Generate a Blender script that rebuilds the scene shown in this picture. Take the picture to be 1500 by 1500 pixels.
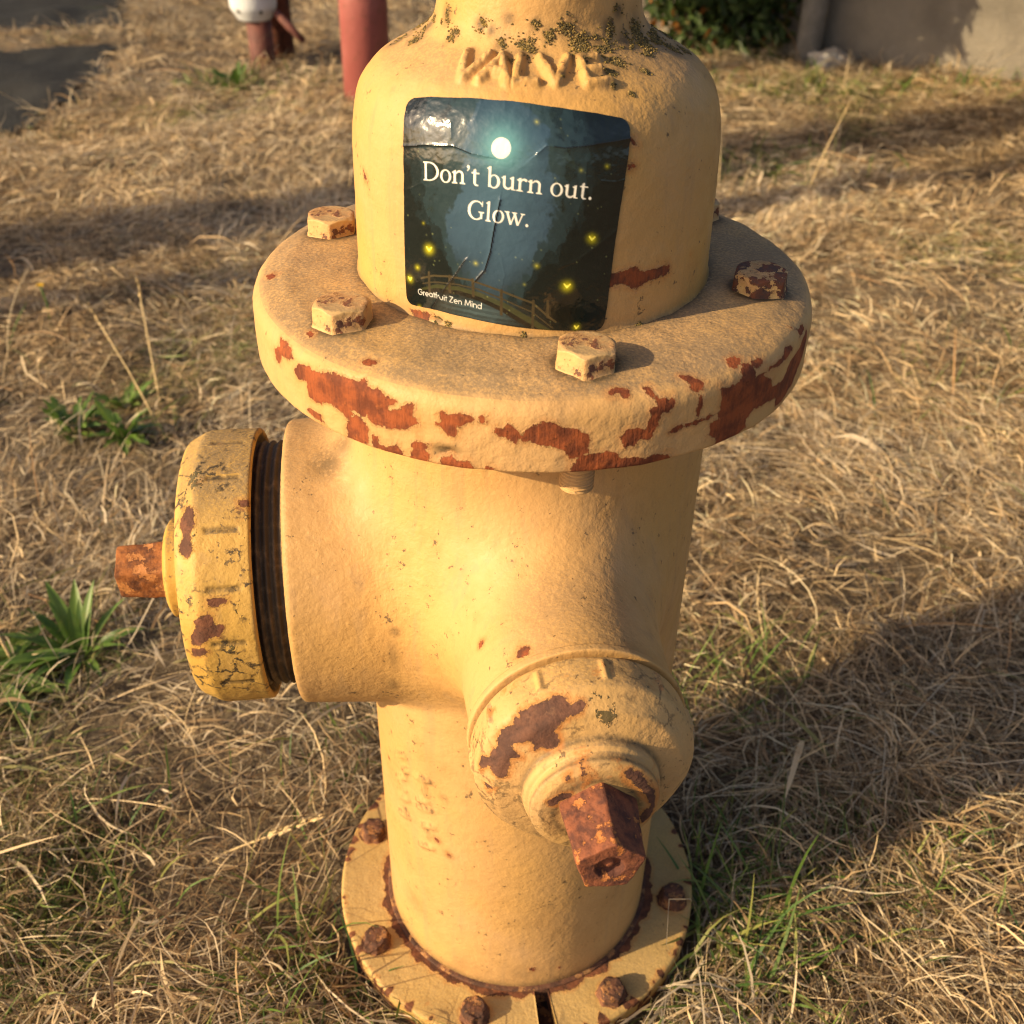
import bpy, math, random
import numpy as np
from mathutils import Vector, Matrix

R = math.radians
for o in list(bpy.data.objects):
    bpy.data.objects.remove(o)
sc = bpy.context.scene
COL = sc.collection

# ---------------------------------------------------------------- camera
CAM_P = (-0.0352, -0.5971, 0.8623)
YAW, PITCH, ROLL, FPX = 0.0423, 0.6193, 0.0162, 1539.2
fw = Vector((math.sin(YAW) * math.cos(PITCH), math.cos(YAW) * math.cos(PITCH), -math.sin(PITCH)))
rt = Vector((math.cos(YAW), -math.sin(YAW), 0))
up = rt.cross(fw)
cr_, sr_ = math.cos(ROLL), math.sin(ROLL)
rt2 = rt * cr_ + up * sr_
up2 = up * cr_ - rt * sr_
cam = bpy.data.cameras.new('camera')
cam.sensor_width = 36
cam.lens = 36 * FPX / 1500
cam.clip_start = 0.02
cam.clip_end = 400
cam.dof.use_dof = True
cam.dof.focus_distance = 0.60
cam.dof.aperture_fstop = cam.lens / 3.2
camo = bpy.data.objects.new('camera', cam)
m3 = Matrix((rt2, up2, -fw)).transposed()
camo.matrix_world = Matrix.Translation(CAM_P) @ m3.to_4x4()
COL.objects.link(camo)
sc.camera = camo

# ---------------------------------------------------------------- sky, sun, exposure
SUN_EL, SUN_AZ = R(25), math.atan2(-0.375, -0.93)
to_sun = Vector((math.cos(SUN_EL) * math.cos(SUN_AZ), math.cos(SUN_EL) * math.sin(SUN_AZ), math.sin(SUN_EL)))
world = bpy.data.worlds.new('World')
sc.world = world
world.use_nodes = True
wn = world.node_tree
bg = wn.nodes['Background']
sky = wn.nodes.new('ShaderNodeTexSky')
sky.sky_type = 'NISHITA'
sky.sun_disc = False
sky.sun_elevation = SUN_EL
sky.sun_rotation = math.atan2(to_sun.x, to_sun.y)
sky.dust_density = 3.0
tint = wn.nodes.new('ShaderNodeMix')
tint.data_type = 'RGBA'
tint.blend_type = 'MULTIPLY'
tint.inputs[0].default_value = 1.0
tint.inputs[7].default_value = (1.0, 0.90, 0.86, 1)
wn.links.new(sky.outputs[0], tint.inputs[6])
wn.links.new(tint.outputs[2], bg.inputs[0])
bg.inputs[1].default_value = 0.115
sun = bpy.data.lights.new('sun', 'SUN')
sun.energy = 5.0
sun.angle = R(0.53)
sun.color = (1.0, 0.765, 0.44)
suno = bpy.data.objects.new('sun', sun)
suno.rotation_euler = to_sun.to_track_quat('Z', 'Y').to_euler()
suno.location = to_sun * 30
COL.objects.link(suno)
vs = sc.view_settings
vs.view_transform = 'Standard'
vs.look = 'None'
vs.gamma = 1
vs.use_curve_mapping = False
vs.exposure = 0.64
sc.cycles.max_bounces = 6
sc.cycles.diffuse_bounces = 3
sc.cycles.glossy_bounces = 3
sc.cycles.transmission_bounces = 3
sc.cycles.filter_width = 1.1
sc.cycles.use_denoising = True
sc.cycles.denoiser = 'OPENIMAGEDENOISE'

# ---------------------------------------------------------------- pure geometry definitions
# GEO-BEGIN
def spline(pts, n=10):
    P = np.array(pts, float)
    P = np.vstack([2 * P[0] - P[1], P, 2 * P[-1] - P[-2]])
    out = []
    t = np.linspace(0, 1, n, endpoint=False)[:, None]
    for i in range(1, len(P) - 2):
        a, b, c, d = P[i - 1:i + 3]
        out.append(.5 * ((2 * b) + (-a + c) * t + (2 * a - 5 * b + 4 * c - d) * t * t + (-a + 3 * b - 3 * c + d) * t ** 3))
    out.append(P[-2:-1])
    return np.vstack(out)
def arclen(p):
    return np.concatenate([[0], np.cumsum(np.sqrt((np.diff(p, axis=0) ** 2).sum(1)))])
def resample(p, ds):
    s = arclen(p)
    n = max(2, int(s[-1] / ds))
    q = np.linspace(0, s[-1], n)
    return np.stack([np.interp(q, s, p[:, 0]), np.interp(q, s, p[:, 1])], -1)
def fillet(pts, n=6):
    """polyline of (r, a, radius): round each inner corner by its radius"""
    P = [np.array(p[:2], float) for p in pts]
    out = [P[0]]
    for i in range(1, len(P) - 1):
        rad = pts[i][2] if len(pts[i]) > 2 else 0
        u, v = P[i - 1] - P[i], P[i + 1] - P[i]
        lu, lv = np.linalg.norm(u), np.linalg.norm(v)
        if rad <= 0:
            out.append(P[i]); continue
        u, v = u / lu, v / lv
        ang = np.arccos(np.clip(u @ v, -1, 1))
        d = min(rad / np.tan(ang / 2), .49 * lu, .49 * lv)
        a, b = P[i] + u * d, P[i] + v * d
        for t in np.linspace(0, 1, n):
            out.append((1 - t) ** 2 * a + 2 * t * (1 - t) * P[i] + t * t * b)
    out.append(P[-1])
    return np.array(out)
ANG_P, Z_P = R(184.77), 0.4058        # pumper nozzle axis
ANG_F, Z_F = R(-84.48), 0.4316        # hose nozzle axis
BONNET = spline([(.1058, .6202), (.1038, .6215), (.1030, .6245), (.1028, .632), (.1022, .66), (.1015, .69), (.0996, .7095), (.0952, .724), (.0858, .735), (.0722, .743),
                 (.0604, .7495), (.0543, .758), (.0526, .775), (.052, .80)])
FLANGE = fillet([(.098, .6215), (.146, .6205, .02), (.1655, .615, .02), (.1655, .577, .002), (.112, .5765)], 8)[::-1]
CAP_P = fillet([(.078, .186), (.0905, .179, .001), (.0936, .180, .0015), (.0936, .213, .010), (.0865, .2265, .006), (.038, .2285, .003), (.0345, .2375, .001), (.0343, .244, .002), (.030, .2465, .002), (.0, .2468)], 6)
CAP_F = fillet([(.05, .206), (.0575, .2035, .001), (.0592, .206, .002), (.0590, .225, .006), (.050, .235, .006), (.0365, .239, .002), (.0355, .2445, .0015), (.0335, .246, .001),
                (.0338, .252, .002), (.029, .2545, .002), (.0, .2545)], 6)
def frame(kind):
    if kind == 'v':
        return np.zeros(3), np.array([1., 0, 0]), np.array([0, 1., 0]), np.array([0, 0, 1.])
    a, z = (ANG_P, Z_P) if kind == 'p' else (ANG_F, Z_F)
    return np.array([0, 0, z]), np.array([-math.sin(a), math.cos(a), 0]), np.array([0, 0, 1.]), np.array([math.cos(a), math.sin(a), 0])
def smin(a, b, k):
    h = np.maximum(k - np.abs(a - b), 0) / k
    return np.minimum(a, b) - h * h * k * .25
def body_sdf(x, y, z):
    r = np.sqrt(x * x + y * y)
    barrel = r - (.1146 - .006 * np.exp(-((z - .03) / .02) ** 2) * 0)
    def capcyl(a, zc, r0, r1, d1, rnd):
        al = x * math.cos(a) + y * math.sin(a)
        la = -x * math.sin(a) + y * math.cos(a)
        rr = np.sqrt(la * la + (z - zc) ** 2)
        rad = r0 + (r1 - r0) * np.clip(al / d1, 0, 1)
        dx, dy = rr - rad + rnd, np.abs(al - d1 / 2) - d1 / 2 + rnd
        return np.minimum(np.maximum(dx, dy), 0) + np.sqrt(np.maximum(dx, 0) ** 2 + np.maximum(dy, 0) ** 2) - rnd
    pump = capcyl(ANG_P, Z_P, .1085, .098, .1605, .0038)
    hose = capcyl(ANG_F, Z_F, .066, .0575, .2005, .003)
    t = np.clip((z - .315) / .075, 0, 1)
    d = smin(barrel, pump, .006 + .026 * t * t * (3 - 2 * t))
    d = smin(d, hose, .050)
    return np.maximum(d, np.maximum(.012 - z, z - .579))
# GEO-END

# ---------------------------------------------------------------- mesh helpers
def link(o, parent=None):
    COL.objects.link(o)
    if parent is not None:
        o.parent = parent
    return o
def mesh_np(name, V, F, mat, parent=None, smooth=True, attrs=None):
    """V (n,3), F (m,k) all faces of k corners (k = 3 or 4) or a list of such arrays"""
    V = np.asarray(V, np.float32)
    Fs = F if isinstance(F, list) else [F]
    Fs = [np.asarray(f, np.int32) for f in Fs if len(f)]
    me = bpy.data.meshes.new(name)
    me.vertices.add(len(V))
    me.vertices.foreach_set('co', V.ravel())
    loops = np.concatenate([f.ravel() for f in Fs])
    tot = np.concatenate([np.full(len(f), f.shape[1], np.int32) for f in Fs])
    me.loops.add(len(loops))
    me.loops.foreach_set('vertex_index', loops)
    me.polygons.add(len(tot))
    me.polygons.foreach_set('loop_start', np.concatenate([[0], np.cumsum(tot)[:-1]]).astype(np.int32))
    me.polygons.foreach_set('loop_total', tot)
    me.polygons.foreach_set('use_smooth', np.full(len(tot), smooth))
    me.update(calc_edges=True)
    for k, a in (attrs or {}).items():
        a = np.asarray(a, np.float32)
        if a.ndim == 1:
            at = me.attributes.new(k, 'FLOAT', 'POINT')
            at.data.foreach_set('value', a)
        else:
            if a.shape[1] == 3:
                a = np.concatenate([a, np.ones((len(a), 1), np.float32)], 1)
            at = me.attributes.new(k, 'FLOAT_COLOR', 'POINT')
            at.data.foreach_set('color', a.ravel())
    me.materials.append(mat)
    return link(bpy.data.objects.new(name, me), parent)
def grid_faces(nu, nv, closed):
    """vertex index = i * nv + j; i runs round (u), j along (v)"""
    i = np.arange(nu if closed else nu - 1)
    j = np.arange(nv - 1)
    I, J = np.meshgrid(i, j, indexing='ij')
    I2 = (I + 1) % nu
    return np.stack([I * nv + J, I2 * nv + J, I2 * nv + J + 1, I * nv + J + 1], -1).reshape(-1, 4)
def poly_sd(P, poly):
    """signed distance (positive inside) of points P (n,2) to a polygon"""
    poly = np.asarray(poly, float)
    a = poly
    b = np.roll(poly, -1, 0)
    best = np.full(len(P), 1e9)
    ins = np.zeros(len(P), bool)
    for (x0, y0), (x1, y1) in zip(a, b):
        ex, ey = x1 - x0, y1 - y0
        t = np.clip(((P[:, 0] - x0) * ex + (P[:, 1] - y0) * ey) / (ex * ex + ey * ey + 1e-12), 0, 1)
        best = np.minimum(best, (P[:, 0] - x0 - t * ex) ** 2 + (P[:, 1] - y0 - t * ey) ** 2)
        if y0 != y1:
            ins ^= ((y0 > P[:, 1]) != (y1 > P[:, 1])) & (P[:, 0] < (x1 - x0) * (P[:, 1] - y0) / (y1 - y0) + x0)
    d = np.sqrt(best)
    return np.where(ins, d, -d)
def chip_field(U, S, polys):
    """U, S surface coordinates in metres; polys in millimetres"""
    out = np.full(len(U), -.02)
    for p in polys:
        p = np.array(p, float).reshape(-1, 2) * .001
        lo, hi = p.min(0) - .012, p.max(0) + .012
        m = (U > lo[0]) & (U < hi[0]) & (S > lo[1]) & (S < hi[1])
        if m.any():
            out[m] = np.maximum(out[m], poly_sd(np.stack([U[m], S[m]], -1), p))
    return out
def lathe(name, prof, kind, thetas, mat, parent, disp=None, polys=None, uref=None, extra=None):
    O, eu, ew, ea = frame(kind)
    n, m = len(thetas), len(prof)
    s = arclen(prof)
    T, S = np.repeat(thetas, m), np.tile(s, n)
    r, a = np.tile(prof[:, 0], n), np.tile(prof[:, 1], n)
    if disp is not None:
        tg = np.gradient(prof, axis=0)
        tg /= np.linalg.norm(tg, axis=1)[:, None] + 1e-9
        nr, na = np.tile(tg[:, 1], n), np.tile(-tg[:, 0], n)
        d = disp(T, S)
        r, a = r + nr * d, a + na * d
    V = O + r[:, None] * (np.cos(T)[:, None] * eu + np.sin(T)[:, None] * ew) + a[:, None] * ea
    at = {'chip': chip_field(T * (uref or .1), S, polys or [])}
    if extra:
        at.update(extra(T, S))
    return mesh_np(name, V, grid_faces(n, m, True), mat, parent, attrs=at)
def hash2(ix, iy, seed):
    h = (ix.astype(np.int64) * 374761393 + iy.astype(np.int64) * 668265263 + seed * 974711) & 0xffffffff
    h = ((h ^ (h >> 13)) * 1274126177) & 0xffffffff
    return ((h ^ (h >> 16)) & 0xffff) / 65535.0
def vnoise(x, y, seed=0):
    ix, iy = np.floor(x), np.floor(y)
    fx, fy = x - ix, y - iy
    fx, fy = fx * fx * (3 - 2 * fx), fy * fy * (3 - 2 * fy)
    a, b = hash2(ix, iy, seed), hash2(ix + 1, iy, seed)
    c, d = hash2(ix, iy + 1, seed), hash2(ix + 1, iy + 1, seed)
    return (a * (1 - fx) + b * fx) * (1 - fy) + (c * (1 - fx) + d * fx) * fy
def fbm(x, y, seed=0, oct=4):
    t, a, s = 0, .5, 0
    for k in range(oct):
        t = t + a * vnoise(x * 2 ** k, y * 2 ** k, seed + k * 17)
        s += a
        a *= .5
    return t / s
def empty(name, loc=(0, 0, 0), rz=0):
    o = bpy.data.objects.new(name, None)
    o.empty_display_size = .05
    o.location = loc
    o.rotation_euler = (0, 0, rz)
    return link(o)
def tag(o, label=None, cat=None, group=None, kind=None):
    for k, v in (('label', label), ('category', cat), ('group', group), ('kind', kind)):
        if v:
            o[k] = v
    return o
def soup(parts):
    """join (V, F) pairs with equal corner counts"""
    Vs, Fs, n = [], [], 0
    for v, f in parts:
        Vs.append(np.asarray(v, float)); Fs.append(np.asarray(f, int) + n); n += len(v)
    return np.vstack(Vs), np.vstack(Fs)
def tube(path, radii, n=10, cap=True):
    P = np.array(path, float)
    radii = np.broadcast_to(np.asarray(radii, float), (len(P),))
    tg = np.gradient(P, axis=0)
    tg /= np.linalg.norm(tg, axis=1)[:, None] + 1e-9
    ref = np.array([0, 0, 1.]) if abs(tg[0][2]) < .9 else np.array([1., 0, 0])
    u = np.cross(tg, ref); u /= np.linalg.norm(u, axis=1)[:, None] + 1e-9
    w = np.cross(tg, u)
    th = np.linspace(0, 2 * np.pi, n, endpoint=False)
    V = (P[None] + radii[None, :, None] * (np.cos(th)[:, None, None] * u[None] + np.sin(th)[:, None, None] * w[None]))
    V = V.reshape(-1, 3)
    F = grid_faces(n, len(P), True)
    if cap:
        k = len(V)
        V = np.vstack([V, P[0], P[-1]])
        i = np.arange(n); i2 = (i + 1) % n; m = len(P)
        F = np.vstack([F, np.stack([i2 * m, i * m, np.full(n, k), np.full(n, k)], -1), np.stack([i * m + m - 1, i2 * m + m - 1, np.full(n, k + 1), np.full(n, k + 1)], -1)])
        quads = F[:-2 * n]
        tri = F[-2 * n:, :3]
        return V, quads, tri
    return V, F, np.zeros((0, 3), int)

# ---------------------------------------------------------------- material helper
class Mat:
    def __init__(self, name):
        self.m = bpy.data.materials.new(name)
        self.m.use_nodes = True
        self.nt = self.m.node_tree
        self.b = self.nt.nodes['Principled BSDF']
        self.out = self.nt.nodes['Material Output']
    def new(self, t, **kw):
        n = self.nt.nodes.new(t)
        for k, v in kw.items():
            setattr(n, k, v)
        return n
    def put(self, sock, v):
        if isinstance(v, bpy.types.NodeSocket):
            self.nt.links.new(v, sock)
        elif v is not None:
            if sock.type == 'RGBA' and len(v) == 3:
                v = (*v, 1)
            sock.default_value = v
    def math(self, op, a, b=0.0, c=None, clamp=False):
        n = self.new('ShaderNodeMath', operation=op, use_clamp=clamp)
        self.put(n.inputs[0], a); self.put(n.inputs[1], b)
        if c is not None:
            self.put(n.inputs[2], c)
        return n.outputs[0]
    def mix(self, f, a, b, blend='MIX'):
        n = self.new('ShaderNodeMix', data_type='RGBA', blend_type=blend)
        self.put(n.inputs[0], f); self.put(n.inputs[6], a); self.put(n.inputs[7], b)
        return n.outputs[2]
    def fmix(self, f, a, b):
        n = self.new('ShaderNodeMix', data_type='FLOAT')
        self.put(n.inputs[0], f); self.put(n.inputs[2], a); self.put(n.inputs[3], b)
        return n.outputs[0]
    def coord(self, out='Object'):
        return self.new('ShaderNodeTexCoord').outputs[out]
    def mapping(self, v, scale=(1, 1, 1), rot=(0, 0, 0), loc=(0, 0, 0)):
        n = self.new('ShaderNodeMapping')
        self.put(n.inputs[0], v)
        n.inputs['Scale'].default_value = scale; n.inputs['Rotation'].default_value = rot; n.inputs['Location'].default_value = loc
        return n.outputs[0]
    def noise(self, v, scale, detail=4, rough=.55, dist=0.0, col=False):
        n = self.new('ShaderNodeTexNoise')
        self.put(n.inputs['Vector'], v)
        n.inputs['Scale'].default_value = scale; n.inputs['Detail'].default_value = detail
        n.inputs['Roughness'].default_value = rough; n.inputs['Distortion'].default_value = dist
        return n.outputs[1 if col else 0]
    def voronoi(self, v, scale, feature='F1', out='Distance'):
        n = self.new('ShaderNodeTexVoronoi', feature=feature)
        self.put(n.inputs['Vector'], v)
        n.inputs['Scale'].default_value = scale
        return n.outputs[out]
    def rng(self, v, a, b, c=0.0, d=1.0, smooth=True):
        n = self.new('ShaderNodeMapRange', interpolation_type='SMOOTHSTEP' if smooth else 'LINEAR')
        self.put(n.inputs[0], v)
        n.inputs[1].default_value = a; n.inputs[2].default_value = b; n.inputs[3].default_value = c; n.inputs[4].default_value = d
        return n.outputs[0]
    def attr(self, name, out='Fac'):
        n = self.new('ShaderNodeAttribute', attribute_name=name)
        return n.outputs[out]
    def bump(self, h, dist=1.0, strength=1.0, normal=None):
        n = self.new('ShaderNodeBump')
        self.put(n.inputs['Height'], h)
        n.inputs['Distance'].default_value = dist; n.inputs['Strength'].default_value = strength
        if normal is not None:
            self.put(n.inputs['Normal'], normal)
        return n.outputs[0]
    def set(self, **kw):
        for k, v in kw.items():
            self.put(self.b.inputs[k.replace('_', ' ')], v)
        return self.m
def simple(name, col, rough=.7, var=.25, scale=30, bump=.0005, metal=0.0):
    M = Mat(name)
    v = M.coord()
    n = M.noise(v, scale, 6, .65)
    c = M.mix(M.rng(n, .3, .7), tuple(x * (1 - var) for x in col), tuple(min(1, x * (1 + var)) for x in col))
    M.set(Base_Color=c, Roughness=rough, Metallic=metal, Normal=M.bump(n, bump * 4))
    return M.m

RUST_A, RUST_B = (.235, .062, .020), (.085, .032, .018)
def paint(name, ca, cb, specks=.5, dirt=.6, rust=(RUST_A, RUST_B), extra=0.0, wear=0.0, stain=.35, rough=.58, seed=0.0, moss=.3, streaks=True, cracks=0.0):
    """old brushed enamel on cast iron: chips from the 'chip' field (metres, positive inside) plus random specks"""
    M = Mat(name)
    v0 = M.coord()
    v = M.mapping(v0, loc=(seed, seed * .7, seed * .3))
    big = M.noise(v, 9, 3, .5)
    mid = M.noise(v, 60, 5, .6)
    fine = M.noise(v, 420, 3, .6)
    col = M.mix(M.rng(big, .35, .65), ca, cb)
    col = M.mix(M.math('MULTIPLY', M.rng(mid, .5, .75), .25), col, tuple(x * .72 for x in cb))
    wash = M.noise(v, 15, 6, .62)
    col = M.mix(M.math('MULTIPLY', M.rng(wash, .50, .68), .30), col, tuple(x * k for x, k in zip(cb, (.66, .60, .55))))
    col = M.mix(M.math('MULTIPLY', M.rng(wash, .46, .30), .30), col, tuple(min(1, x * k) for x, k in zip(ca, (1.06, 1.10, 1.40))))
    # ---- dirt that settled on faces that look up
    geo = M.new('ShaderNodeNewGeometry')
    sx = M.new('ShaderNodeSeparateXYZ')
    M.put(sx.inputs[0], geo.outputs['True Normal'])
    upf = M.rng(sx.outputs['Z'], .72, .97)
    fin2 = M.noise(v, 560, 5, .72)
    dn = M.math('ADD', M.math('MULTIPLY', fin2, .75), M.math('MULTIPLY', M.noise(v, 22, 4, .6), .38))
    dirtm = M.math('MULTIPLY', upf, M.rng(dn, .40, .66, 0, dirt))
    col = M.mix(dirtm, col, (.145, .115, .080))
    gr = M.math('MULTIPLY', M.attr('grime_shade'), M.rng(M.math('ADD', M.math('MULTIPLY', fine, .6), M.math('MULTIPLY', mid, .5)), .34, .58, .25, 1.0))
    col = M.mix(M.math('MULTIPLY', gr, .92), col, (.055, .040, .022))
    # dark speckle everywhere, sparse
    sp = M.noise(v, 230, 4, .7)
    spm = M.rng(M.math('ADD', sp, M.math('MULTIPLY', M.math('SUBTRACT', mid, .5), .5)), .705 - .05 * specks, .76 - .05 * specks)
    col = M.mix(M.math('MULTIPLY', spm, .8), col, (.07, .05, .03))
    # greenish black growth
    gm = M.noise(v, 34, 6, .72)
    mossm = M.rng(M.math('ADD', gm, M.math('MULTIPLY', M.math('SUBTRACT', fine, .5), .35)), .77 - .09 * moss, .80 - .09 * moss)
    col = M.mix(M.math('MULTIPLY', mossm, .85), col, (.050, .048, .022))
    # runs of dirt that rain has drawn down the sides
    run = M.noise(M.mapping(v, scale=(1, 1, .07)), 85, 4, .6)
    col = M.mix(M.math('MULTIPLY', M.math('MULTIPLY', M.rng(run, .52, .70), .30), M.math('SUBTRACT', 1.0, upf)), col, (.30, .20, .11))
    if cracks:
        wv = M.new('ShaderNodeVectorMath', operation='ADD')
        M.put(wv.inputs[0], v)
        sc_ = M.new('ShaderNodeVectorMath', operation='SCALE')
        M.put(sc_.inputs[0], M.noise(v, 40, 5, .7, col=True)); sc_.inputs[3].default_value = .022
        M.put(wv.inputs[1], sc_.outputs[0])
        ce = M.voronoi(wv.outputs[0], 62, 'DISTANCE_TO_EDGE')
        cm = M.math('MULTIPLY', M.rng(ce, .085, .02), M.rng(M.noise(v, 26, 5, .65), .50, .60))
        cm = M.math('MULTIPLY', cm, M.rng(M.noise(v, 300, 3, .6), .36, .5))
        col = M.mix(M.math('MULTIPLY', cm, cracks), col, (.045, .034, .022))
    # ---- chips
    chip = M.math('MULTIPLY', M.attr('chip'), 1000.0)
    jag = M.math('ADD', M.math('MULTIPLY', M.math('SUBTRACT', M.noise(v, 150, 8, .78), .5), 8.5), M.math('MULTIPLY', M.math('SUBTRACT', M.noise(v, 620, 3, .7), .5), 2.2))
    field = M.math('ADD', chip, jag)
    isl = M.math('MULTIPLY', M.math('SUBTRACT', M.noise(v, 95, 7, .72), .665), 60.0)
    field = M.math('MINIMUM', field, M.math('SUBTRACT', 2.2, isl))
    rnd = M.noise(v, 48, 7, .68)
    rnd2 = M.math('MULTIPLY', M.math('SUBTRACT', rnd, .755 - .11 * extra), 40.0)
    field = M.math('MAXIMUM', field, rnd2)
    if wear:
        pt = M.math('MULTIPLY', M.math('SUBTRACT', M.noise(v, 75, 7, .66), .62 - .16 * wear), 30.0)
        field = M.math('MAXIMUM', field, pt)
    mask = M.rng(field, -.12, .12)
    old = M.math('MULTIPLY', M.rng(M.math('ADD', field, M.math('MULTIPLY', M.math('SUBTRACT', M.noise(v, 55, 5, .7), .5), 14.0)), -.9, -.7), .55)
    col = M.mix(old, col, tuple(min(1, x * k) for x, k in zip(ca, (1.05, 1.08, 1.35))))
    # rust bleeding out of the chips
    bleed = M.math('MULTIPLY', M.rng(M.math('ADD', field, M.math('MULTIPLY', M.math('SUBTRACT', mid, .5), 9.0)), -4.5, .5), stain)
    col = M.mix(bleed, col, (.42, .155, .035))
    st = M.mapping(v, scale=(1, 1, .10)) if streaks else v
    rn = M.noise(st, 620 if streaks else 300, 3, .65)
    rl = M.noise(v, 90, 5, .6)
    rc = M.mix(M.rng(M.math('ADD', M.math('MULTIPLY', rn, .28), M.math('MULTIPLY', rl, .80)), .42, .66), rust[1], rust[0])
    # thin dark outline where the paint edge lifts
    spot = M.rng(M.noise(v, 210, 5, .7), .60, .70)
    rc = M.mix(M.math('MULTIPLY', spot, .7), rc, tuple(x * .35 for x in rust[1]))
    rc = M.mix(M.math('MULTIPLY', M.rng(M.noise(v, 130, 5, .7), .58, .70), .45), rc, tuple(min(1, x * k) for x, k in zip(rust[0], (1.5, 1.75, 1.6))))
    col = M.mix(mask, col, rc)
    edge = M.math('MULTIPLY', M.rng(field, -.7, -.15), M.math('SUBTRACT', 1.0, mask))
    col = M.mix(M.math('MULTIPLY', edge, .35), col, tuple(min(1, x * 1.15) for x in ca))
    h = M.math('MULTIPLY', M.rng(field, -.18, .12), -.00050)
    h = M.math('ADD', h, M.math('MULTIPLY', M.rng(field, -1.4, -.2), .00016))
    h = M.math('ADD', h, M.math('MULTIPLY', M.math('MULTIPLY', mask, rn), .00035))
    h = M.math('ADD', h, M.math('MULTIPLY', M.noise(v, 150, 3, .55), .00060))
    h = M.math('ADD', h, M.math('MULTIPLY', M.noise(v, 45, 2, .5), .0007))
    h = M.math('ADD', h, M.math('MULTIPLY', fine, .00022))
    h = M.math('ADD', h, M.math('MULTIPLY', M.noise(v, 240, 2, .6), M.rng(big, .35, .65, .00022, .00055)))
    h = M.math('ADD', h, M.math('MULTIPLY', mossm, .0005))
    rg = M.fmix(mask, M.fmix(dirtm, M.rng(mid, .3, .7, rough - .06, rough + .10), .85), .82)
    M.set(Base_Color=col, Roughness=rg, Normal=M.bump(h))
    M.b.inputs['Specular IOR Level'].default_value = .30
    return M.m

# ---------------------------------------------------------------- ground, road
def gz(x, y):
    d = np.sqrt(x * x + y * y)
    k = np.clip((d - .17) / .25, 0, 1)
    return k * (.045 * (fbm(x * 2.2 + 40, y * 2.2 + 40, 5, 3) - .5) + .040 * (fbm(x * 7.5 + 90, y * 7.5 + 90, 9, 2) - .5)) - .004
def road_edge(x, y):
    """> 0 on the patch of bare asphalt at the back left"""
    n = .22 * (fbm(x * 3.1 + 30, y * 3.1 + 30, 3, 3) - .5) + .10 * (fbm(x * 13 + 30, y * 13 + 30, 4, 2) - .5)
    strip = -(np.abs(y - 3.62 - .25 * (x + 1.7)) - .13)
    a = -1.27 - x - .10 * (y - 2.9) ** 2 + n * .7
    b = y - 2.42 + n
    return np.minimum(np.minimum(a, b), np.where(strip > -.25, -strip - n * .4, 9))
M = Mat('thatch')
v = M.coord()
n1 = M.noise(v, 7, 5, .6)
n2 = M.noise(v, 160, 6, .7)
c = M.mix(M.rng(n1, .35, .65), (.095, .070, .042), (.16, .12, .075))
c = M.mix(M.rng(n2, .45, .7), c, (.24, .18, .105))
M.set(Base_Color=c, Roughness=.95, Normal=M.bump(n2, .006))
MAT_THATCH = M.m
M = Mat('asphalt')
v = M.coord()
n1 = M.noise(v, 3, 4, .6)
n2 = M.voronoi(v, 160)
c = M.mix(M.rng(n2, .1, .6), (.014, .015, .016), (.030, .031, .032))  # asphalt tone darkened to carry the shade lying over it
c = M.mix(M.math('MULTIPLY', M.rng(n1, .4, .7), .35), c, (.045, .044, .042))
M.b.inputs['Specular IOR Level'].default_value = .15
M.set(Base_Color=c, Roughness=1.0, Normal=M.bump(n2, .004))
MAT_SHADED_ASPHALT = M.m
def axis_pts(lo, hi, near_lo, near_hi, step):
    core = np.arange(near_lo, near_hi + step / 2, step)
    far = 1.35 ** np.arange(1, 18)
    a = near_lo - step * np.cumsum(far)
    b = near_hi + step * np.cumsum(far)
    return np.concatenate([a[a > lo][::-1], core, b[b < hi]])
gx = axis_pts(-120, 120, -3.2, 3.4, .035)
gy = axis_pts(-120, 120, -.8, 5.6, .035)
X, Y = np.meshgrid(gx, gy, indexing='ij')
Z = gz(X, Y) * (np.hypot(X, Y) < 9)
tag(mesh_np('ground', np.stack([X, Y, Z], -1).reshape(-1, 3), grid_faces(len(gx), len(gy), False), MAT_THATCH), kind='structure')
rx, ry = np.linspace(-6.5, -1.1, 150), np.linspace(2.1, 9, 190)
X, Y = np.meshgrid(rx, ry, indexing='ij')
Z = gz(X, Y) * (np.hypot(X, Y) < 9) + .012
F = grid_faces(len(rx), len(ry), False)
inside = (road_edge(X, Y).ravel() > 0)
tag(mesh_np('asphalt_road', np.stack([X, Y, Z], -1).reshape(-1, 3), F[inside[F].all(1)], MAT_SHADED_ASPHALT), kind='structure')

# ---------------------------------------------------------------- fire hydrant
CREAM_A, CREAM_B = (.74, .53, .25), (.76, .56, .29)
OCHRE_A, OCHRE_B = (.46, .275, .055), (.50, .315, .09)
P_BON = paint('paint_bonnet', (.49, .294, .112), (.50, .288, .080), dirt=.55, specks=.9, extra=.05, moss=.05, seed=1.0)
P_FLA = paint('paint_flange', (.49, .296, .110), (.505, .308, .132), dirt=.70, specks=.3, extra=-.1, moss=-.3, seed=2.3, rust=((.265, .068, .020), (.12, .032, .013)))
P_BODY = paint('paint_body', (.49, .294, .118), (.495, .290, .096), dirt=.40, specks=1.0, extra=.08, moss=-.25, seed=3.1)
P_CAPP = paint('paint_pumper_cap', OCHRE_A, OCHRE_B, dirt=.75, specks=1.9, extra=.35, moss=1.2, cracks=.95, seed=4.2, rust=((.16, .062, .032), (.085, .036, .022)), streaks=False)
P_CAPF = paint('paint_hose_cap', (.48, .292, .100), (.50, .31, .13), dirt=.5, specks=1.5, extra=.55, moss=1.15, cracks=.6, seed=5.7, rust=((.13, .058, .036), (.070, .034, .025)), streaks=False, stain=.8)
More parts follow.
